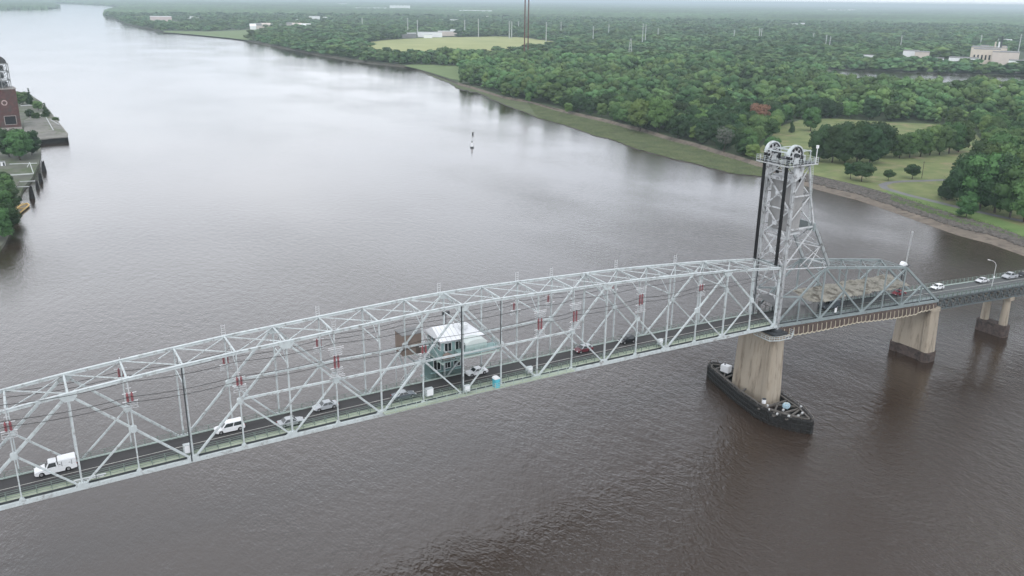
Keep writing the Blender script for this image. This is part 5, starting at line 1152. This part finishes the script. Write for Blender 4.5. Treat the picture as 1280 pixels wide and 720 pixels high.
make_car('white utility truck with an enclosed service body, leftmost vehicle on the bridge', 'truck', -151.3, 6.25, CW, 'truck', -1, 'utility_truck', 'vehicles crossing the bridge')
make_car('white minivan heading left between the utility truck and the silver car', 'minivan', -124.4, 6.1, CW, 'van', -1, 'minivan', 'vehicles crossing the bridge')
make_car('silver car with a dark lower body in the near lane beside the railing', 'car', -114.6, 3.0, CS, 'sedan', 1)
make_car('silver and black car in the far lane just ahead of the near lane silver car', 'car', -107.3, 6.1, CS, 'sedan', -1, roofp=CS)
make_car('dark blue grey sedan in the near lane left below the control house', 'car', -93.1, 3.3, CSD, 'sedan', 1, roofp=CS)
make_car('white sedan in the far lane under the control house platform', 'car', -76.1, 6.3, CW, 'sedan', -1)
make_car('dark red car with silver trim on the lift span right of the portable toilet', 'car', -50.4, 6.1, CB, 'hatch', -1, roofp=CS)
make_car('black hatchback in the far lane between the dark red car and the lift tower', 'car', -38.8, 6.1, CD, 'hatch', -1)
make_car('bright red car leaving the tarpaulins inside the dark truss span', 'car', 54.0, 6.3, CR_, 'coupe', -1)
make_car('white hatchback just right of the dark truss span', 'car', 71.0, 6.3, CW, 'hatch', -1)
make_car('silver sedan on the viaduct left of the lamp post', 'car', 92.5, 6.4, car_paint('pale_silver', (.62, .63, .65)), 'sedan', -1)
make_car('grey pickup truck on the viaduct right of the lamp post', 'pickup', 106.6, 6.4, CS, 'pickup', -1, 'pickup_truck', 'vehicles crossing the bridge')
make_car('black car at the right edge behind the grey pickup', 'car', 113.4, 6.3, CD, 'sedan', -1)
make_car('dark works truck parked under the edge of the tarpaulins', 'truck', 24.5, 4.6, CSD, 'truck', -1, 'works_truck', 'vehicles crossing the bridge')

# ---------------- small things on the bridge
pt = thing('portable_toilet', 'cyan portable toilet with a white domed roof beside the near railing', 'toilet', (-75.6, -.9, zdeck(-75)-.04)); pt.scale = (.9, .85, .86)
mb = MB(); mb.box((0, 0, 1.1), (1.25, 1.25, 2.15)); mb.build('cabin', CYAN, pt, bevel=.05)
mb = MB(); mb.extr([(-.72, 0), (.72, 0), (.55, .32), (.2, .45), (-.2, .45), (-.55, .32)], -.70, .70); o_ = mb.build('roof', WHITE, pt); o_.location = (0, 0, 2.16)
mb = MB(); mb.box((0, -.64, 1.05), (.75, .04, 1.8)); dr = mb.build('door', mat('cyan_door', (.10, .48, .58), .4, .05, 1), pt); mb = MB(); mb.box((.28, -.68, 1.1), (.06, .05, .2)); mb.build('handle', DARK, dr)
def cabinet(x, y, s, lab):
    o = thing('electrical_cabinet', lab, 'cabinet', (x, y, zdeck(x)), 0, 'electrical cabinets on the near truss'); mb = MB(); mb.box((0, 0, .5+s/2), (s, s*.55, s)); mb.build('box', PAINT, o, bevel=.04); mb = MB(); mb.box((0, -s*.29, .5+s/2), (s*.8, .03, s*.85)); mb.build('door', WHITE, o)
    mb = MB(); mb.box((-s*.35, 0, .25), (.08, .08, .5)); mb.box((s*.35, 0, .25), (.08, .08, .5)); mb.build('stand', DARK, o)
cabinet(xb(4)-.5, .9, 1.5, 'pale electrical cabinet on the walkway left of the white minivan'); cabinet(xb(9)+1.6, .95, 1.5, 'pale electrical cabinet on the walkway right of the dark blue grey sedan'); cabinet(xb(10)+.4, -.75, 1.2, 'pale electrical cabinet at the foot of the dark pipe below the control house'); cabinet(xb(12)-1.2, .95, 1.3, 'pale electrical cabinet on the walkway right of the portable toilet'); cabinet(xb(16)-.8, .95, 1.2, 'pale electrical cabinet on the walkway left of the lift tower')
pb = thing('pipe_bundle', 'stack of pale pipes lying on the walkway behind the white utility truck', 'pipes', (xb(2)+1.6, 1.05, zdeck(xb(2))))
mb = MB()
for k in range(5): mb.tube((-3, -.3+k*.14, .12+.02*(k % 2)), (1.6, -.3+k*.14, .12), .06, n=6)
for k in range(3): mb.tube((-2.6, -.2+k*.16, .26), (1.9, -.2+k*.16, .28), .06, n=6)
mb.build('pipes', WHITE, pb); mb = MB(); mb.box((-1.8, 0, .04), (.12, .9, .08)); mb.box((.8, 0, .04), (.12, .9, .08)); mb.build('bearers', TIMB2, pb)
lp = thing('street_lamp', 'pale street lamp with a curved arm on the viaduct near the right edge', 'street lamp', (86.5, -.15, zdeck(86.5)+.1))
mb = MB(); mb.tube((0, 0, 0), (.15, 0, 7.4), .13, .08, n=8); mb.tube((0, 0, 0), (0, 0, .5), .2, n=8); mb.build('pole', PALEST, lp)
mb = MB(); mb.path([(.15, 0, 7.4), (.13, .35, 8.0), (.1, 1.0, 8.35), (.05, 1.9, 8.4)], .07, 6); mb.build('arm', PALEST, lp); mb = MB(); mb.box((.05, 2.2, 8.38), (.32, .8, .18)); mb.build('lamp_head', WHITE, lp, bevel=.05)
mb = MB(); mb.box((.1, -.1, 3.9), (.4, .2, .5)); mb.build('sign_plate', WHITE, lp)
# camera / radar post by the end portal
b0 = PY(1143, 372, 9.2); x_ = float(b0[0])
sg = thing('signal_post', 'dark post with white domed housing and lattice aerial where the dark truss span ends', 'signal post', (58.2, 9.0, zdeck(58.2)))
mb = MB(); mb.tube((0, 0, -.5), (0, 0, 7.2), .22, n=8); mb.tube((1.0, 0, -.5), (1.0, 0, 7.2), .12, n=8); mb.beam((0, 0, 4.6), (1.0, 0, 6.2), .1); mb.build('post', DARK, sg); mb = MB(); mb.box((.3, 0, 7.3), (3.0, 1.8, .22)); mb.build('tray', DARK, sg)
mb = MB(); mb.extr([(-1.1, 7.42), (1.0, 7.42), (.7, 7.9), (.2, 8.3), (-.3, 8.5), (-.8, 8.1)], -.6, .6); mb.build('housing', WHITE, sg)
mb = MB(); mb.laced((.9, 0, 7.4), (1.6, 0, 16.5), .42, .05, n=20, axis=(0, 1, 0)); mb.box((1.6, 0, 16.6), (.5, .3, .3)); mb.build('lattice_aerial', PALEST, sg)
sb = thing('sign_board', 'small white sign board fixed inside the near side of the dark truss span', 'sign', (xf(2)+6.0, .25, zfb(3)+.9)); mb = MB(); mb.box((0, 0, .9), (.75, .06, 1.2)); mb.build('board', WHITE, sb); mb = MB(); mb.beam((0, .06, -.6), (0, .06, 1.4), .07); mb.build('post', DARK, sb)

# ---------------- river things
cm = thing('channel_marker', 'white channel marker on a dark ringed float in mid river', 'buoy', (*G(590, 184.5, 0), 0))
mb = MB(); mb.tube((0, 0, -.3), (0, 0, .7), 1.3, 1.2, n=14); mb.build('float', DARK, cm); mb = MB(); mb.tube((0, 0, .7), (0, 0, 3.4), .75, .45, n=10); mb.build('tower', WHITE, cm); mb = MB(); mb.tube((0, 0, 3.4), (0, 0, 4.4), .5, .3, n=8); mb.build('topmark', DARK, cm)
fm = thing('navigation_pile', 'small dark pile standing in the water behind the channel marker', 'pile', (*G(591, 168, 0), 0)); mb = MB(); mb.tube((0, 0, -1), (0, 0, 1.3), .7, .5, n=8); mb.build('pile', TIMB, fm); mb = MB(); mb.box((.3, 0, 1.45), (2.0, .5, .25)); mb.build('top_board', TIMB2, fm)
def dolphin(px, py, lab, s=1.0):
    o = thing('timber_dolphin', lab, 'mooring dolphin', (*G(px, py, 0), 0), 0, 'timber dolphins beside the old wharf'); mb = MB()
    for k in range(16): a = k*2.4; r_ = .35+.055*k; mb.tube((math.cos(a)*r_*1.25*s, math.sin(a)*r_*1.2*s, -1), (math.cos(a)*r_*.5*s, math.sin(a)*r_*.55*s, (5.2+random.uniform(-1.2, .9))*s), .2, .17, n=6)
    mb.build('piles', TIMB, o); mb = MB(); mb.box((0, 0, 2.2*s), (2.0*s, 2.0*s, .35)); mb.box((0, 0, 4.0*s), (1.6*s, 1.6*s, .3)); mb.build('collar', TIMB, o); return o
dolphin(55, 214, 'farthest black timber dolphin beside the old wharf'); dolphin(51, 228, 'middle black timber dolphin beside the old wharf', .9); dolphin(47, 236, 'low broken timber dolphin between the middle and nearest ones', .75); dolphin(40, 248, 'nearest black timber dolphin above the yellow boat', 1.05)

# ---------------- old wharf and brick tower on the left bank
def seg(a, b_, z0, z1): return ((*G(a[0], a[1], z0), z0+1.3), (*G(b_[0], b_[1], z1), z1+1.3))
qy = thing('old_wharf', 'old grey timber and concrete wharf deck jutting into the river at the left', 'wharf')
deck_px = [(30, 150), (52, 140), (66, 146), (79, 159), (85, 168), (84, 171), (66, 172), (50, 174), (36, 176), (30, 164)]
mb = MB(); mb.prism([G(x, y, 3.6) for x, y in deck_px], 2.9, 3.6); mb.build('deck', mat('weathered_deck', (.19, .185, .165), .95, .25, .12, wear=((.09, .11, .05), .09, .52, .64)), qy)
mb = MB()
for (a, b_) in (((50, 176), (84.5, 172)),):
    for k in range(26): f_ = k/25; p = G(a[0]+(b_[0]-a[0])*f_, a[1]-1+(b_[1]-a[1])*f_, 3.0); mb.tube((*p, -1), (*p, 2.9), .3, n=6)
for k in range(10): f_ = k/9; p = G(84.0-6*f_, 170.5-12*f_, 3.0); mb.tube((*p, -1), (*p, 2.9), .3, n=6)
mb.build('piles', TIMB, qy)
mb = MB(); p, q_ = seg((48, 175), (85, 171), 2.2, 2.2); mb.beam(p, q_, .9, .5); p, q_ = seg((85, 170), (66, 146), 2.2, 2.2); mb.beam(p, q_, .7, .4); mb.build('edge_beam', mat('wharf_concrete', (.27, .26, .23), .9, .2, .4), qy)
mb = MB(); p, q_ = seg((58, 149), (67, 165), 2.5, 2.5); mb.beam(p, q_, .5, .5); p, q_ = seg((26, 134), (47, 133), 2.6, 2.6); mb.beam(p, q_, .6, .7); p, q_ = seg((64, 152), (74, 158), 2.4, 2.4); mb.beam(p, q_, .5, .4); mb.build('fallen_rail', PALEST, qy)
for k, (a, b_, z0, z1) in enumerate((((12, 205), (46, 204), 3.5, 3.5), ((10, 219), (42, 217), 3.2, 3.2), ((24, 227), (46, 226), 3.0, 3.0), ((12, 234), (40, 233), 3.4, 3.4), ((42, 217), (37, 203), 3.4, 6.0), ((37, 203), (34, 209), 6, 3.5), ((25, 226), (17, 240), 3, 2.5))):
    labs = ['topmost pale horizontal pipe running out to the far dolphin', 'thick pale pipe beam across the ruined wharf', 'short thin pipe to the low broken dolphin', 'thin pale pipe leading to the nearest dolphin', 'leaning pale post above the thick pipe beam', 'short pale strut of the leaning post', 'pale plank slanting down toward the tree line']
    mb = MB(); p = (*G(a[0], a[1], z0), z0); q_ = (*G(b_[0], b_[1], z1), z1); mb.beam(p, q_, .7 if k == 1 else .35, .5 if k == 1 else .35); o_ = mb.build('wharf_beam', PALEST if k != 6 else TIMB2); tag(o_, labs[k], 'beam', 'beams of the ruined wharf')
mb = MB(); mb.prism([G(x, y, .8) for x, y in [(8, 204), (44, 205), (38, 222), (26, 236), (12, 240), (4, 230)]], -1, .8); o_ = mb.build('wharf_rubble', mat('rubble', (.10, .095, .085), .95, .4, .3, bump=.8)); tag(o_, kind='structure')
kb = thing('white_kiosk', 'small white hut against the left edge below the round tree', 'hut', (*G(4, 207, 1.5), 1.5)); mb = MB(); mb.box((0, 0, 1.2), (2.4, 2.2, 2.4)); mb.build('wall', WHITE, kb); mb = MB(); mb.box((0, 0, 2.5), (2.7, 2.5, .2)); mb.build('roof', GREYROOF, kb); mb = MB(); mb.box((.4, -1.13, 1.0), (.9, .05, 1.9)); mb.build('door', DARK, kb)
# yellow boat
A_, B2 = Vector((*G(14, 273, 0), 0)), Vector((*G(34.5, 256, 0), 0)); dv = B2-A_; ln = dv.length
yb = thing('yellow_boat', 'long yellow framed open work boat nosed into the trees at the left edge', 'boat', tuple((A_+B2)/2), math.atan2(dv.y, dv.x))
hb = [(-ln/2, -1.6), (ln*.34, -1.9), (ln/2, 0), (ln*.34, 1.9), (-ln/2, 1.6)]; mb = MB(); mb.prism([(x*.97, y*.8) for x, y in hb], -.3, .55, hb); mb.build('hull', mat('dull_hull', (.20, .17, .12), .8, .2, 1), yb)
mb = MB()
for a, b_ in zip(hb, hb[1:]+hb[:1]): mb.beam((*a, .75), (*b_, .75), .42, .42)
for x in (-ln*.25, ln*.1): mb.beam((x, -1.6, .8), (x, 1.6, .8), .35)
mb.beam((-ln/2, 0, .7), (-ln*.25, 0, 3.2), .2); mb.beam((-ln*.25, 0, 3.2), (ln*.25, 0, 2.4), .18); mb.beam((ln*.25, 0, 2.4), (ln*.45, 0, .8), .18); mb.build('gunwale_frame', YEL, yb)
mb = MB(); mb.box((-ln*.36, 0, 1.1), (1.5, 1.3, 1.1)); mb.build('engine_box', DARK, yb)
# brick tower : base right corner at px(27,162)
bt = thing('brick_tower', 'tall red brick building with dark opening and steel top frame at the left edge', 'building', (-151.4, 582, 1.5), R(4))
BW, BD, BH = 25.0, 16.0, 28.5
mb = MB(); mb.box((0, 0, BH/2), (BW, BD, BH)); mb.build('brick_wall', BRICK, bt)
mb = MB(); mb.box((0, 0, BH+.3), (BW+.7, BD+.7, .6)); mb.box((0, 0, 1.2), (BW+.5, BD+.5, 2.4)); mb.build('stone_band', mat('pale_stone', (.33, .30, .28), .9, .15, .3), bt)
mb = MB(); mb.box((6.3, -BD/2-.05, 7.4), (6.8, .1, 5.6)); mb.build('dark_opening', mat('dark_void', (.012, .012, .014), .9, .2, 1), bt)
mb = MB(); 
for (dx, dz, sx2, sz) in ((0, 2.95, 7.6, .35), (0, -2.95, 7.6, .35), (-3.6, 0, .35, 5.6), (3.6, 0, .35, 5.6)): mb.box((6.3+dx, -BD/2-.12, 7.4+dz), (sx2, .24, sz))
mb.build('opening_frame', mat('pale_stone', (.33, .30, .28)), bt)
mb = MB(); mb.tube((4.3, -BD/2-.14, 19.5), (4.3, -BD/2-.02, 19.5), 1.9, n=22); mb.build('round_plaque', mat('worn_plaster', (.45, .36, .34), .9, .3, .8), bt)
mb = MB(); mb.tube((4.3, -BD/2-.2, 19.5), (4.3, -BD/2-.15, 19.5), 1.2, n=18); mb.build('plaque_centre', BRICK, bt)
mb = MB()
for z0 in (BH+.6, BH+6.2, BH+11.8):
    for x in np.linspace(-BW/2+1, BW/2-2.2, 5):
        mb.beam((x, -BD/2+1.5, z0), (x, -BD/2+1.5, z0+5.6), .5); mb.beam((x, BD/2-1.5, z0), (x, BD/2-1.5, z0+5.6), .5)
    for y in (-BD/2+1.5, BD/2-1.5): mb.beam((-BW/2+1, y, z0+5.4), (BW/2-2.2, y, z0+5.4), .5); mb.beam((BW/2-8, y, z0), (BW/2-2.2, y, z0+5.4), .3); mb.beam((BW/2-2.2, y, z0), (BW/2-8, y, z0+5.4), .3)
    mb.beam((BW/2-2.2, -BD/2+1.5, z0+5.4), (BW/2-2.2, BD/2-1.5, z0+5.4), .5)
mb.build('steel_frame', mat('aged_steel', (.24, .25, .25), .6, .25, .3), bt)
mb = MB()
for z0, x, w2 in ((BH+2.2, 5, 7), (BH+3, -4, 8), (BH+8, 2, 10), (BH+13.2, 5, 5)): mb.box((x, 0, z0+1), (w2, BD-5, 3.0))
mb.build('machinery', DARK, bt)
mb = MB(); prof = [(8.5*math.cos(a)*.6, 5.0*math.sin(a)) for a in [math.pi*k/10 for k in range(11)]]; mb.extr([(x+5, z+BH+17.2) for x, z in prof], -3, 3); mb.build('round_hood', mat('dark_hood', (.07, .07, .07), .8, .3, .3), bt)

# ---------------- masts, poles
def lattice(name, lab, cat, px, py, h, w0, w1, m, z=2.0, group=None, n_=14):
    x, y = G(px, py, z); o = thing(name, lab, cat, (x, y, z), -YAW, group); ml = MB(); mc = MB()
    for sx2, sy in ((-1, -1), (1, -1), (1, 1), (-1, 1)): ml.beam((sx2*w0/2, sy*w0/2, 0), (sx2*w1/2, sy*w1/2, h), .28)
    for k in range(n_):
        f0, f1 = k/n_, (k+1)/n_; a = w0+(w1-w0)*f0; b_ = w0+(w1-w0)*f1
        for (p, q_) in (((-1, -1), (1, -1)), ((1, -1), (1, 1)), ((1, 1), (-1, 1)), ((-1, 1), (-1, -1))):
            mc.beam((p[0]*a/2, p[1]*a/2, h*f0), (q_[0]*b_/2, q_[1]*b_/2, h*f1), .18); mc.beam((q_[0]*a/2, q_[1]*a/2, h*f0), (p[0]*b_/2, p[1]*b_/2, h*f1), .18)
    ml.build('legs', m, o); mc.build('lacing', m, o); return o
for dx, lab in ((-2.45, 'left shaft of the tall twin rust red masts rising from the woods'), (2.0, 'right shaft of the tall twin rust red masts rising from the woods')):
    o = lattice('lattice_mast_tower', lab, 'mast', 657.6+dx, 82, 112, 1.5, 1.35, RUSTP, n_=60, group='twin rust red masts')
    mb = MB(); mb.box((0, 0, .4), (3, 3, .8)); mb.build('footing', CONC, o)
    mb = MB(); mb.beam((0, 0, 0), (0, 0, 112), 1.5); mb.build('core_column', RUSTP, o)
poles = [(510, 25, 43, 'in the works yard beside the pale field, left of the pair'), (522, 27, 43, 'in the works yard beside the pale field, right of the pair'), (453, 24, 34, 'standing alone in the hazy woods left of the pale field'), (581, 27, 43.5, 'left of the two at the back edge of the pale field'), (598, 26, 45.5, 'right of the two at the back edge of the pale field'), (636.5, 29, 47, 'left one of the close pair beside the twin rust red masts'), (639.5, 29, 47, 'right one of the close pair beside the twin rust red masts'),
         (648, 28, 38, 'small and far, just left of the twin rust red masts'), (682.5, 30, 52, 'first tall one right of the twin rust red masts'), (701, 29, 44.5, 'second one right of the twin rust red masts, farther back'), (741, 35, 54, 'tall one above the woods, third right of the twin masts'), (760.5, 32, 47, 'fourth one right of the twin rust red masts, farther back'), (802.5, 33, 58, 'left one of the tall close pair beside the pale lattice tower'), (806, 33.5, 58, 'right one of the tall close pair beside the pale lattice tower'),
         (822, 37, 50, 'single one just right of the close pair by the pale lattice tower'), (917, 39, 50, 'single one in the woods between the two close pairs'), (948, 38, 53, 'left one of the middle pair above the woods'), (950.7, 38, 53, 'right one of the middle pair above the woods'), (1016, 43, 53, 'short one left of the leaning pair by the lake'), (1030.5, 47, 68, 'upright one of the pair at the left end of the lake'), (1035.5, 49, 68, 'leaning one of the pair at the left end of the lake'), (1124.5, 48, 65, 'single one left of the pale blocks by the lake'), (1224.5, 47, 60, 'one behind the beige factory'), (1270.5, 50, 76, 'one at the right edge beside the beige factory')]
for px, y0_, y1_, lab in poles:
    x, y = G(px, y1_+1.0, 2); d = np.linalg.norm(np.array([x, y, 2])-CAM); h = (y1_-y0_+1)*d/F*1.03
    o = thing('transmission_pole', 'pale power pole, '+lab, 'power pole', (x, y, 2), -YAW, 'pale power line poles across the woods')
    mb = MB(); mb.tube((0, 0, 0), (0, 0, h), .95*d/1900, .6*d/1900, n=7); mb.build('shaft', PALEST, o)
    mb = MB()
    for k in (.80, .88, .96): mb.beam((-2.4*d/1900, 0, h*k), (2.4*d/1900, 0, h*k), .25*d/1900)
    mb.build('cross_arms', PALEST, o)
lattice('lattice_tower', 'pale steel lattice power tower rising from the woods right of the twin masts', 'power tower', 787, 78, 36, 7, 1.6, PALEST, n_=8)
tp = thing('timber_pole', 'short timber pole with a crossbar beside the small forked tree in the meadow', 'pole', (*G(1152, 223, 2), 2)); mb = MB(); mb.tube((0, 0, 0), (0, 0, 9.5), .17, .12, n=7); mb.build('pole', BARK, tp); mb = MB(); mb.beam((-.9, 0, 9.0), (.9, 0, 9.0), .15); mb.build('crossbar', BARK, tp)
tp = thing('timber_pole', 'grey timber pole by the path at the right edge', 'pole', (*G(1262, 274, 2), 2)); mb = MB(); mb.tube((0, 0, 0), (0, 0, 9.0), .17, .12, n=7); mb.build('pole', TIMB2, tp); mb = MB(); mb.beam((-.9, 0, 8.6), (.9, 0, 8.6), .13); mb.build('crossbar', TIMB2, tp)

# ---------------- far buildings : (px left, px right, py roof, py base, depth m, wall material, roof kind)
def building(name, lab, x0, x1, yt, yb_, dep, wall, roof=GREYROOF, gable=False, wins=0, group=None, cat='building'):
    xc = (x0+x1)/2; X, Y = G(xc, yb_, 2); d = np.linalg.norm(np.array([X, Y, 2])-CAM); wid = (x1-x0)*d/F; h = max(3.0, (yb_-yt)*d/F*1.02)
    o = thing(name, lab, cat, (X, Y, 2), -(YAW+math.atan((xc-640)/F)), group)
    mb = MB(); mb.box((0, dep/2, h/2), (wid, dep, h)); mb.build('wall', wall, o)
    if gable: mb = MB(); mb.add([(-wid/2-.4, -.4, h), (wid/2+.4, -.4, h), (wid/2+.4, dep+.4, h), (-wid/2-.4, dep+.4, h), (-wid/2-.4, dep/2, h+dep*.28), (wid/2+.4, dep/2, h+dep*.28)], [(0, 1, 5, 4), (3, 4, 5, 2), (0, 4, 3), (1, 2, 5), (3, 2, 1, 0)]); mb.build('roof', roof, o)
    else: mb = MB(); mb.box((0, dep/2, h+.25), (wid+.6, dep+.6, .5)); mb.build('roof', roof, o)
    if wins:
        for k in range(wins): mb = MB(); mb.box((-wid/2+wid*(k+.5)/wins, -.06, h*.55), (wid/wins*.45, .1, h*.28)); mb.build('window', GLASS, o)
    return o
# beige factory
building('factory_block', 'main beige factory block with two rows of windows by the lake', 1217, 1242.5, 66, 84, 40, BEIGE, GREYROOF, wins=7, group=None)
building('factory_block', 'pinkish blank factory hall at the right of the main beige block', 1241.5, 1266.5, 69.5, 86, 45, SALMON)
building('factory_block', 'set back upper storey of the beige factory behind its main block', 1216, 1250, 63.5, 80, 60, BEIGE)
building('factory_block', 'low white wing left of the main beige factory block', 1188, 1217, 75, 86, 30, WHITE, wins=5)
building('factory_block', 'pale square block nearest the middle of the lake', 1129, 1145, 66, 77, 35, WHITE)
building('factory_block', 'pink square block joined to the right of the pale square block', 1143.5, 1158, 67.5, 79, 35, SALMON)
building('factory_block', 'low white wing between the pink block and the factory trees', 1157, 1176, 74.5, 82, 25, WHITE)
building('factory_block', 'low white sheds at the right edge below the factory', 1262, 1284, 79, 91, 25, WHITE, wins=4)
building('factory_block', 'small rooftop plant house on the beige factory', 1224, 1232, 60, 74, 12, SALMON)
building('factory_block', 'narrow stair tower on the roof of the pinkish hall', 1247, 1253, 62, 80, 12, BEIGE)
def stack(px, yb_, yt, lab, m):
    X, Y = G(px, yb_, 2); d = np.linalg.norm(np.array([X, Y, 2])-CAM); h = (yb_-yt)*d/F; o = thing('chimney_stack', lab, 'chimney', (X, Y, 2)); mb = MB(); mb.tube((0, 0, 0), (0, 0, h), 1.5, 1.1, n=12); mb.build('shaft', m, o); mb = MB(); mb.tube((0, 0, h), (0, 0, h+.8), 1.35, n=12); mb.build('rim', DARK, o)
stack(1244.5, 80, 57, 'pale chimney stack in the middle of the beige factory', WHITE); stack(1247.3, 80, 52, 'dark taller chimney stack beside the pale one on the factory', DARK); stack(1240, 80, 57, 'thin pale chimney stack left of the other two on the factory', BEIGE)
building('white_shed', 'small white shed peeping out at the left end of the lake', 1052, 1062, 67, 74, 12, WHITE); building('white_shed', 'long low white shed among trees left of the pale factory blocks', 1078, 1094, 70, 77, 14, WHITE)
# works beside the field
for (x0, x1, yt, yb_, m_, lab) in [(523, 552, 41.5, 46.5, WHITE, 'long low white works hall behind the left of the pale field'), (548, 578, 40, 45, SALMON, 'pinkish works hall behind the middle of the pale field'), (563, 569, 38, 43, WHITE, 'small white silo house on the works roofs by the pale field'), (503, 520, 42.5, 47.5, GREYROOF, 'grey shed at the left end of the works by the pale field'), (530, 540, 44, 47.8, WHITE, 'bright white box in front of the works hall by the pale field')]:
    building('works_hall', lab, x0, x1, yt, yb_, 40, m_, roof=PALEST)
building('storage_hall', 'pale pink storage hall on the shore at the upper left', 190.5, 213, 22.2, 29.3, 60, mat('pale_pink_panel', (.60, .50, .49), .85, .06, .1), roof=WHITE)
building('storage_hall', 'thin white roofed hall above the shore woods at the upper left', 235, 250, 21.8, 25, 60, WHITE, roof=WHITE)
for k, (x0, x1, yt, yb_) in enumerate([(313, 320, 33.4, 37), (321, 327, 32.6, 36.4), (327, 338, 32.4, 36.2), (340, 345, 33.4, 36.4), (359, 366, 31.6, 35.4), (366, 377, 32.2, 35.6), (377, 388, 33.0, 36), (350, 357, 33.6, 36)]):
    building('town_house', 'small pale house in the riverside row at the upper left', x0, x1, yt, yb_, 25, [WHITE, SALMON, BEIGE][k % 3], roof=[WHITE, GREYROOF, SALMON][k % 3], gable=True, group='pale riverside houses in a row at the upper left')
far_list = [(387, 399.5, 21.5, 27.5, 'large white hall above the shore woods left of the pale field'), (404, 409, 22, 25.4, 'small white block right of the large white hall'), (370, 377, 25, 28, 'small white block left of the large white hall'), (488, 512, 7.6, 12.5, 'bright white warehouse near the horizon left of the twin masts'), (575, 614, 13.3, 16.6, 'longest white warehouse near the horizon'), (570, 579, 10.6, 12.6, 'thin white warehouse just above the longest one'), (553, 575, 25.2, 29, 'white warehouse in the haze above the works yard'), (445, 464, 10, 12.8, 'left of the two faint long sheds near the horizon'), (467, 483, 10, 12.8, 'right of the two faint long sheds near the horizon'), (487, 498, 26, 29.5, 'small white building above the works yard on the left'), (423, 433, 4.6, 6.6, 'tiny white hall close to the horizon at the upper left'), (605, 613, 20.8, 23.4, 'small white building below the right end of the longest warehouse'), (988, 996, 30.5, 35, 'white house in the hazy woods right of the middle poles'), (1000, 1005, 29.6, 33, 'small white house just right of the other white house'), (1060, 1068, 12.2, 14.4, 'tiny pale hall near the horizon at the upper right'), (1050, 1056, 12.8, 14.6, 'tinier pale hall left of another near the horizon'), (1035, 1044, 12.4, 14.2, 'leftmost tiny pale hall near the horizon at the upper right'), (1207, 1225, 8.6, 10.4, 'faint long hall on the right horizon'), (1232, 1240, 23.6, 26.4, 'pale hall in the right hand haze'), (1247, 1262, 50.5, 54.5, 'long white roof behind the beige factory'), (712, 717, 14, 16, 'small white roof in the haze right of the twin masts'), (748, 754, 16.5, 18.5, 'tiny white roof farther right of the twin masts'), (796, 800, 22, 24.4, 'small pale roof above the pale lattice tower'), (673, 676, 11.5, 13.2, 'tiny white roof just right of the twin masts'), (160, 166, 4.2, 5.8, 'tiny white hall by the river bend'), (168, 175, 4.4, 6, 'second tiny white hall by the river bend'), (233, 236, 5.5, 7.4, 'lone tiny white house on the upper left horizon')]
for (x0, x1, yt, yb_, lab) in far_list: building('far_building', lab, x0, x1, yt, yb_, 30, WHITE, roof=ROOFW, group='pale far off buildings')

# ---------------- haze
mb = MB(); HB = 52000
mb.add([(x, y, z) for z in (-3.0, 118.0) for x, y in ((-HB, -HB), (HB, -HB), (HB, HB), (-HB, HB))], [(3, 2, 1, 0), (4, 5, 6, 7), (0, 1, 5, 4), (1, 2, 6, 5), (2, 3, 7, 6), (3, 0, 4, 7)])
hm = bpy.data.materials.new('haze_air'); hm.use_nodes = True; n = hm.node_tree.nodes; n.clear(); oo = n.new('ShaderNodeOutputMaterial'); pv = n.new('ShaderNodeVolumePrincipled')
pv.inputs['Color'].default_value = (.76, .90, .96, 1); pv.inputs['Density'].default_value = 1.1e-4; pv.inputs['Anisotropy'].default_value = .2
hm.node_tree.links.new(pv.outputs[0], oo.inputs['Volume']); hz = mb.build('haze', hm); tag(hz, 'thin pale summer haze lying over the river and the far woods', 'haze', kind='stuff')
